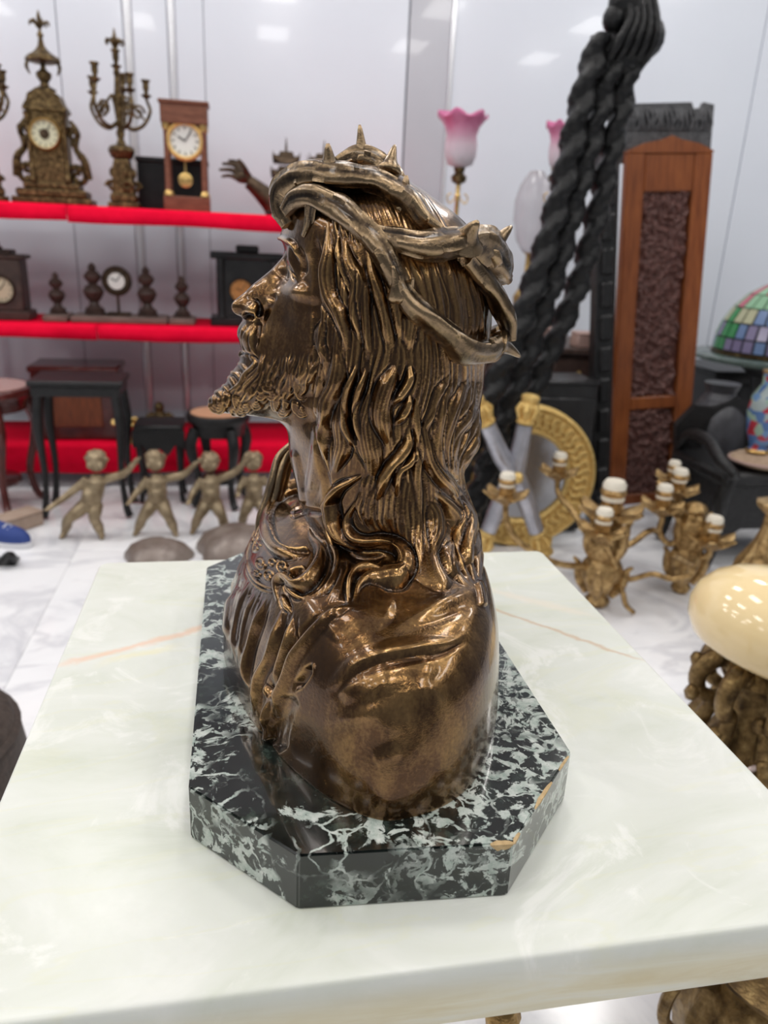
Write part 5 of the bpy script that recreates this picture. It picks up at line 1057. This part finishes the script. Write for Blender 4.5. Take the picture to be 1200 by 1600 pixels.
# silvered x-shaped folding frame with gilt ends
M_SIL = mottled('silvered_metal', [(0.3, (0.34, 0.34, 0.38)), (0.7, (0.55, 0.55, 0.60))], 20, 0.3, 0.6)
YF = 2.30; cf = ony(803, 742, YF); xf = thing('folding_frame', 'silvered x-shaped folding frame with gilt carved ends, between the bust and the gilt ring', 'frame', (cf[0], YF, 0)); fo = np.array(xf.location)
def gilt_end(p, d, par, h=.095):
    d = d/np.linalg.norm(d); q = Matrix.Translation(Vector(p)) @ Vector((0, 0, 1)).rotation_difference(Vector(d)).to_matrix().to_4x4()
    f = MB().lathe([(.020, 0), (.030, .006), (.030, .014), (.020, .022), (.024, .04), (.030, .062), (.024, .074), (.030, .084), (.030, h), (.02, h+.006), (0, h+.008)], n=16, M=q)
    for k in range(6): a = k*math.pi/3; f.tube([q @ Vector((.022*math.cos(a), .022*math.sin(a), .02)), q @ Vector((.034*math.cos(a), .034*math.sin(a), .05)), q @ Vector((.026*math.cos(a), .026*math.sin(a), .072))], [.007, .010, .006], 6)
    f.build('gilt_end', M_GOLD, par)
for (ux, uy), (lx, ly) in (((762, 664), (838, 830)), ((820, 664), (763, 830))):
    a, b, c = ony(ux, uy, YF)-fo, ony(803, 742, YF)-fo, ony(lx, ly, YF)-fo
    ar = MB().tube(crv([a, (a*.5+b*.5)+np.array([0, 0, -.012]), b, (b*.5+c*.5)+np.array([0, 0, .012]), c], 24), [.026, .030, .034, .030, .026], 14).build('bar', M_SIL, xf); gilt_end(a, a-b, ar); gilt_end(c, c-b, ar, max(.04, float(c[2])-.012) if c[2] < .12 else .095)
MB().ball(tuple(cf-fo+np.array([0, -.035, 0])), .02, 12).build('pivot', M_GOLD, xf)
t = thing('low_cabinet', 'low black cabinet in shadow behind the gilt ring frame', 'cabinet', (float(ony(838, 700, 2.78)[0])-.03, 2.86, 0)); zk = float(ony(838, 596, 2.75)[2])
MB().box((0, 0, zk/2), (.50, .20, zk-.02), bev=.006).build('body', M_BLACK, t); MB().box((0, 0, zk-.008), (.51, .21, .02), bev=.006).build('top', M_BLACK, t)
for sx in (-1, 1): d = MB().box((0, 0, 0), (.24, .018, zk*.84), bev=.005).build('door', M_BLACK, t); d.location = (sx*.125, -.105, zk*.48); MB().ball((-sx*.09, -.014, .05), .009, 10).build('knob', M_BRASS, d)

# brass candle chandeliers standing on the floor
M_CHB = mottled('antique_brass', [(0.3, (0.13, 0.075, 0.028)), (0.5, (0.42, 0.27, 0.115)), (0.75, (0.70, 0.51, 0.25))], 45, 0.36, 0.85, 0.3, 120)
def cup_on(par, p, s=1.0):
    s = s*1.22
    d = MB().lathe([(.006*s, -.02*s), (.014*s, -.012*s), (.03*s, 0), (.052*s, .010*s), (.050*s, .014*s), (.02*s, .008*s)], p, 28, wave=lambda r, z, a, q: (r*(1+.16*math.cos(6*a)*(r > .028*s)), z+.009*s*math.cos(6*a)*(r > .028*s))).build('drip_pan', M_CHB, par)
    c = MB().lathe([(.012*s, .004*s), (.018*s, .012*s), (.016*s, .03*s), (.022*s, .045*s), (.019*s, .050*s)], p, 14).build('candle_cup', M_CHB, par); MB().lathe([(.019*s, .03*s), (.019*s, .058*s), (.015*s, .064*s), (0, .064*s)], p, 14).build('candle_sleeve', M_WAX, par)
def brass_body(par, s=1.0):
    MB().lathe([(.004, 0.), (.024*s, .006), (.030*s, .022), (.022*s, .04), (.036*s, .07), (.047*s, .10), (.050*s, .13), (.044*s, .155), (.036*s, .17), (.044*s, .19), (.050*s, .215), (.046*s, .25), (.034*s, .275), (.028*s, .29), (.036*s, .305), (.030*s, .32), (.012*s, .33)], (0, 0, 0), 30, wave=lambda r, z, a, q: (r*(1+.06*math.cos(9*a)*(r > .03)), z)).build('body', M_CHB, par)
    for k in range(8):
        a = k*math.pi/4+.2; c, s_ = math.cos(a)*s, math.sin(a)*s; z0 = .02 if k % 2 else .15
        MB().tube(crv([(.030*c, .030*s_, z0+.02), (.050*c, .050*s_, z0+.07), (.058*c, .058*s_, z0+.12), (.070*c, .070*s_, z0+.135)], 14), [.010, .018, .015, .005], 8).build('leaf', M_CHB, par)
cp = onz(938, 952, 0); ch = thing('chandelier', 'brass candle chandelier set down on the marble floor right behind the onyx table', 'chandelier', (cp[0], cp[1]+.03, 0)); brass_body(ch, 1.35)
ob = np.array(ch.location); ch.rotation_euler = (0, 0, 0)
def arm_px(par, o0, start, mids, end, Ys, r=.010, cup=True, s=1.0):
    P = [np.array(start)]+[ony(x, y, q)-o0 for (x, y), q in zip(mids+[end], Ys)]
    a = MB().tube(crv(P, 28), [r*1.2, r, r, r*.9], 10).build('arm', M_CHB, par)
    if cup: cup_on(a, tuple(P[-1]), s)
    return a
arm_px(ch, ob, (-.04, 0, .14), [(870, 880), (815, 850), (792, 815)], (790, 778), (2.1, 2.12, 2.13, 2.14), s=1.05)
arm_px(ch, ob, (-.02, .04, .20), [(895, 800), (872, 770)], (872, 742), (2.25, 2.32, 2.34))
arm_px(ch, ob, (.02, -.05, .16), [(948, 850), (955, 846)], (940, 836), (2.02, 2.0, 2.0), s=1.1)
arm_px(ch, ob, (.04, 0, .10), [(985, 905), (1020, 897), (1050, 905)], (1078, 900), (2.06, 2.02, 2.0, 1.98), cup=False, r=.009)
arm_px(ch, ob, (.03, 0, .08), [(972, 925), (978, 945)], (990, 957), (2.03, 2.02, 2.02), cup=False, r=.009)
arm_px(ch, ob, (.05, .02, .2), [(985, 850), (1010, 832)], (1022, 828), (2.12, 2.14, 2.15), cup=False, r=.011)
cup_on(ch, (-.005, -.01, .315), 1.55)
c2 = onz(1062, 925, 0); ch2 = thing('chandelier', 'brass candle chandelier with several cups beside the carved screen', 'chandelier', (c2[0], c2[1], 0)); o2 = np.array(ch2.location); brass_body(ch2, 1.1)
y2 = float(o2[1])
arm_px(ch2, o2, (-.03, 0, .2), [(1045, 850), (1030, 830), (1034, 812)], (1034, 796), (y2, y2, y2, y2), s=1.1); arm_px(ch2, o2, (0, .03, .24), [(1052, 800), (1060, 782)], (1058, 770), (y2+.06, y2+.08, y2+.08), s=1.1); arm_px(ch2, o2, (0, .05, .26), [(1046, 780), (1050, 765)], (1050, 750), (y2+.14, y2+.16, y2+.16), s=.9)
arm_px(ch2, o2, (.03, -.02, .2), [(1095, 870), (1110, 862)], (1110, 848), (y2-.04, y2-.06, y2-.06), s=1.2); arm_px(ch2, o2, (.0, -.03, .16), [(1080, 880), (1060, 870)], (1050, 866), (y2-.05, y2-.08, y2-.1), cup=False, r=.012)
p = ony(1180, 930, 1.75); t = thing('brass_vase', 'ribbed brass vase with a narrow neck behind the cream lamp shade', 'vase', (p[0], 1.75, 0)); zt_ = float(ony(1180, 790, 1.75)[2])
MB().lathe([(.05, 0), (.055, .015), (.03, .03), (.024, .06), (.06, .12), (.085, zt_*.45), (.07, zt_*.62), (.035, zt_*.76), (.022, zt_*.86), (.02, zt_*.95), (.04, zt_)], (0, 0, 0), 28, wave=lambda r, z, a, q: (r*(1+.04*math.cos(14*a)), z)).build('body', M_CHB, t)
MB().lathe([(.022, zt_*.94), (.046, zt_-.004), (.05, zt_+.008), (.04, zt_+.010)], (0, 0, 0), 24, wave=lambda r, z, a, q: (r*(1+.08*math.cos(9*a)), z)).build('rim', M_CHB, t)
# oil lamp with a cream shade, nearer than the rest
YL = 1.02; cs = ony(1212, 975, YL); lp = thing('oil_lamp', 'cream glass domed lamp shade on an ornate brass base beside the onyx table', 'lamp', (cs[0], YL, 0)); zc = float(cs[2])
M_CREAM = mottled('cream_opal_glass', [(0.3, (0.88, 0.68, 0.36)), (0.7, (0.92, 0.73, 0.42))], 3, 0.09, coat=0.4)
g = MB().lathe([(r*1.30, z*1.22) for r, z in ((.018, .074), (.045, .069), (.070, .058), (.092, .040), (.106, .018), (.110, -.004), (.106, -.026), (.094, -.046), (.088, -.050))], (0, 0, 0), 48, M=Matrix.Translation((0, 0, zc)) @ Matrix.Rotation(R(14), 4, 'Y')).build('glass_shade', M_CREAM, lp, angle=80); g.modifiers.new('t', 'SOLIDIFY').thickness = .003
MB().lathe([(.003, .112), (.012, .106), (.008, .098), (.026, .091), (.028, .086)], (0, 0, 0), 20, M=Matrix.Translation((0, 0, zc)) @ Matrix.Rotation(R(14), 4, 'Y')).build('shade_cap', M_BRASS, lp)
M_LB = mottled('worn_brass', [(0.3, (0.07, 0.042, 0.018)), (0.55, (0.26, 0.17, 0.07)), (0.78, (0.52, 0.38, 0.17))], 50, 0.4, 0.8, 0.4, 120)
MB().lathe([(.02, zc+.05), (.02, zc-.02), (.03, zc-.05), (.06, zc-.07), (.07, zc-.10), (.055, zc-.13), (.05, zc-.16), (.06, zc-.20), (.075, zc-.24), (.065, zc-.29), (.04, zc-.33), (.03, .10), (.06, .06), (.09, .03), (.10, 0)], (0, 0, 0), 24).build('stem', M_LB, lp)
rg = np.random.default_rng(12)
for k in range(8):
    a = k*2*math.pi/8+2.75; c, s_ = math.cos(a), math.sin(a); f = MB()
    P = [(c*r, s_*r, z) for r, z in ((.03, zc-.08), (.075, zc-.075), (.105, zc-.11), (.098, zc-.15), (.075, zc-.16), (.085, zc-.20), (.11, zc-.24), (.10, zc-.29), (.07, zc-.30))]
    f.tube(crv(P, 40), [.014, .018, .017, .014, .012, .015, .017, .014, .010], 12)
    for q in range(16):
        t_ = rg.uniform(.08, .95); b_ = crv(P, 40)[int(t_*39)]; f.ball(tuple(b_+rg.normal(0, .008, 3)), (.013, .013, .015), 8)
    f.build('scroll_bracket', M_LB, lp, angle=80)
MB().tube([(-.0+.018*math.cos(a)-.05, -.10+.003*a, zc-.235+.018*math.sin(a)) for a in np.linspace(0, 6.0, 20)], .005, 8).build('ring', mat('pale_pink_metal', (0.62, 0.50, 0.47), 0.35, 0.3), lp)
# brass urn under the front of the table
t = thing('brass_urn', 'wide ribbed brass urn on the floor under the front edge of the onyx table', 'urn', (.66, .60, 0))
MB().lathe([(.06, 0), (.07, .01), (.045, .03), (.03, .055), (.07, .09), (.115, .14), (.125, .20), (.11, .25), (.09, .27), (.108, .285), (.112, .295), (.098, .297), (.07, .28), (0, .27)], (0, 0, 0), 36, wave=lambda r, z, a, q: (r*(1+.035*math.cos(18*a)*(.2 < q < .6)), z)).build('body', M_LB, t, angle=60)
for s_ in (-1, 1): MB().tube(crv([(s_*.10, 0, .26), (s_*.15, 0, .27), (s_*.16, 0, .21), (s_*.115, 0, .16)], 16), .008, 8).build('handle', M_LB, t)

# black table with stained-glass lamp, vase, chair
YB = 3.22; Pt = ony(1215, 556, YB); rt = 128*px_m(1215, 556, YB); zt_ = float(Pt[2])
t = thing('pedestal_table', 'black carved pedestal table with a dark green round top beside the screen', 'table', (Pt[0], YB, 0)); M_GTOP = mottled('dark_green_stone', [(0.3, (0.05, 0.075, 0.065)), (0.7, (0.13, 0.165, 0.15))], 12, 0.18)
MB().lathe([(rt*.9, zt_-.03), (rt, zt_-.022), (rt, zt_-.006), (rt*.97, zt_), (0, zt_)], (0, 0, 0), 40).build('top', M_GTOP, t, angle=30); MB().lathe([(.16, 0), (.16, .03), (.08, .07), (.06, .15), (.09, .28), (.07, .42), (.10, zt_-.10), (.20, zt_-.03)], (0, 0, 0), 24).build('pedestal', M_BLACKW, t)
lt = thing('stained_glass_lamp', 'stained glass dome lamp shade of red, green and blue panes on the green topped table', 'lamp', (Pt[0]+.0, YB, zt_)); r_ = 98*px_m(1215, 500, YB); hz = 108*px_m(1215, 500, YB)
M_LEAD = mat('dark_lead_came', (0.03, 0.03, 0.03), 0.5, 0.5)
GL = [mat('glass_pane_'+n_, c_, 0.12) for n_, c_ in (('green', (0.04, 0.26, 0.08)), ('pink', (0.50, 0.12, 0.17)), ('blue', (0.16, 0.24, 0.42)), ('mint', (0.26, 0.46, 0.29)), ('violet', (0.22, 0.19, 0.32)), ('cream', (0.46, 0.46, 0.30)))]
MB().lathe([(r_*math.cos(a)*.985, .015+hz*math.sin(a)*.985) for a in np.linspace(0, 1.42, 16)], (0, 0, 0), 36).build('lead_lattice', M_LEAD, lt)
rows = [(0.02, .20), (.20, .42), (.42, .66), (.66, .92), (.92, 1.18), (1.18, 1.40)]; rg = np.random.default_rng(6)
for ri_, (a0, a1) in enumerate(rows):
    nn = (34, 34, 30, 26, 20, 14)[ri_]
    for q in range(nn):
        b0, b1 = 2*math.pi*q/nn, 2*math.pi*(q+1)/nn; g = .012; vs = []
        for e in (0.985, 1.012):
            for a_, b_ in ((a0+g, b0+.02), (a0+g, b1-.02), (a1-g, b1-.02), (a1-g, b0+.02)): vs.append((r_*e*math.cos(a_)*math.cos(b_), r_*e*math.cos(a_)*math.sin(b_), .015+hz*e*math.sin(a_)))
        ci = (rg.choice([0, 2, 4, 0, 4]), rg.choice([0, 2, 0, 4, 2]), rg.choice([0, 3, 2, 0, 5]), rg.choice([1, 3, 0, 1]), rg.choice([1, 1, 3]), rg.choice([1, 5]))[ri_]
        MB().add(vs, [(0, 3, 2, 1), (4, 5, 6, 7), (0, 1, 5, 4), (1, 2, 6, 5), (2, 3, 7, 6), (3, 0, 4, 7)]).build('glass_pane', GL[ci], lt, smooth=False)
MB().lathe([(r_*1.01, 0.), (r_*1.03, .01), (r_*.99, .018)], (0, 0, 0), 40).build('rim', M_ORM, lt); MB().lathe([(r_*.18, hz*1.0), (r_*.30, hz*1.03), (r_*.26, hz*1.10), (r_*.14, hz*1.18), (r_*.16, hz*1.26), (r_*.08, hz*1.33), (r_*.10, hz*1.42), (0, hz*1.5)], (0, 0, 0), 20).build('cap', M_BRASS, lt)
# black armchair with vases
YA = 2.34; ca = ony(1190, 740, YA); t = thing('armchair', 'black carved armchair with curved arms under the stained glass lamp', 'armchair', (ca[0]+.09, YA+.16, 0)); sz = float(ca[2])-.02
MB().box((0, 0, sz), (.50, .36, .05), bev=.012).build('seat', M_BLACKW, t); MB().prism([(-.21, .10), (-.12, .16), (.12, .16), (.21, .10), (.22, sz-.02), (-.22, sz-.02)], -.15, .15).build('apron', M_BLACKW, t)
for sx in (-1, 1):
    for sy in (-1, 1): leg_curve(MB(), sx*.21, sy*.16, sz, sx*.06, .026).build('leg', M_BLACKW, t)
    MB().tube(crv([(sx*.22, .18, sz+.02), (sx*.235, .10, sz+.10), (sx*.25, -.05, sz+.11), (sx*.27, -.18, sz+.07), (sx*.24, -.22, sz+.03), (sx*.225, -.17, sz+.03)], 26), [.018, .022, .024, .022, .016], 10).build('arm', M_BLACKW, t)
MB().prism([(-.23, sz), (.23, sz), (.25, sz+.12), (.18, sz+.20), (.10, sz+.19), (0, sz+.23), (-.10, sz+.19), (-.18, sz+.20), (-.25, sz+.12)], .17, .20).build('backrest', M_BLACKW, t)
cs_ = thing('cushion', 'small tan cushion on the seat of the black carved armchair', 'cushion', (ca[0]+.05, YA+.06, sz+.025)); MB().ball((0, 0, .03), (.13, .11, .03), 18).build('pad', mottled('tan_fabric', [(0.3, (0.34, 0.24, 0.16)), (0.7, (0.46, 0.33, 0.23))], 50, 0.8), cs_); MB().tube([(.13*math.cos(a), .11*math.sin(a), .03) for a in np.linspace(0, 2*math.pi, 30, endpoint=False)], .005, 6, closed=True).build('piping', M_PTAN, cs_)
vz = thing('cloisonne_vase', 'enamelled vase of red, blue and green flowers on the tan cushion', 'vase', (float(ony(1197, 640, YA+.06)[0]), YA+.06, sz+.085)); hv_ = float(ony(1190, 582, YA+.06)[2])-sz-.085
def cloisonne():
    m = mat('cloisonne_enamel', (0.2, 0.3, 0.5), 0.15); t = N(m, 'ShaderNodeTexCoord'); v = N(m, 'ShaderNodeTexVoronoi'); v.inputs['Scale'].default_value = 34; L(m, t.outputs['Object'], v.inputs['Vector']); s = N(m, 'ShaderNodeSeparateColor'); L(m, v.outputs['Color'], s.inputs[0])
    L(m, ramp(m, s.outputs[0], [(0, (0.42, 0.04, 0.06)), (0.2, (0.08, 0.16, 0.36)), (0.45, (0.30, 0.42, 0.33)), (0.65, (0.14, 0.26, 0.46)), (0.85, (0.34, 0.40, 0.40))], 'CONSTANT'), bsdf(m).inputs['Base Color']); return m
MB().lathe([(.03, 0), (.036, .008), (.03, .02), (.05, hv_*.25), (.062, hv_*.5), (.055, hv_*.7), (.03, hv_*.86), (.034, hv_)], (0, 0, 0), 28).build('body', cloisonne(), vz); MB().lathe([(.030, hv_*.98), (.038, hv_), (.036, hv_+.008)], (0, 0, 0), 24).build('rim', M_BRASS, vz); MB().lathe([(.040, 0), (.042, .006), (.036, .012)], (0, 0, 0), 24).build('foot_ring', M_BRASS, vz)
M_GVAS = mottled('dull_grey_glaze', [(0.3, (0.035, 0.035, 0.040)), (0.7, (0.075, 0.075, 0.085))], 20, 0.4)
pv = ony(1112, 690, 2.75); t = thing('floor_vase', 'tall dull grey ceramic vase standing between the screen and the pedestal table', 'vase', (pv[0], 2.75, 0)); zv = float(ony(1112, 598, 2.75)[2])
MB().lathe([(.07, 0), (.08, .02), (.11, zv*.3), (.125, zv*.6), (.11, zv*.8), (.07, zv*.9)], (0, 0, 0), 30).build('body', M_GVAS, t, angle=80); MB().lathe([(.07, zv*.9), (.055, zv*.94), (.07, zv), (.06, zv)], (0, 0, 0), 26).build('neck', M_GVAS, t)
t = thing('black_cabinet', 'plain tall black cabinet in the shadow behind the pedestal table', 'cabinet', (float(ony(1150, 650, 3.6)[0]), 3.62, 0)); zk = float(ony(1150, 585, 3.42)[2])
MB().box((0, 0, zk/2), (.56, .40, zk-.02), bev=.006).build('body', M_BLACK, t); MB().box((0, 0, zk), (.60, .44, .03), bev=.006).build('top', M_EBONY, t)
for sx in (-1, 1): d = MB().box((0, 0, 0), (.26, .02, zk*.85), bev=.005).build('door', M_BLACK, t); d.location = (sx*.136, -.205, zk*.48); MB().ball((-sx*.10, -.016, .05), .010, 10).build('knob', M_BRASS, d)
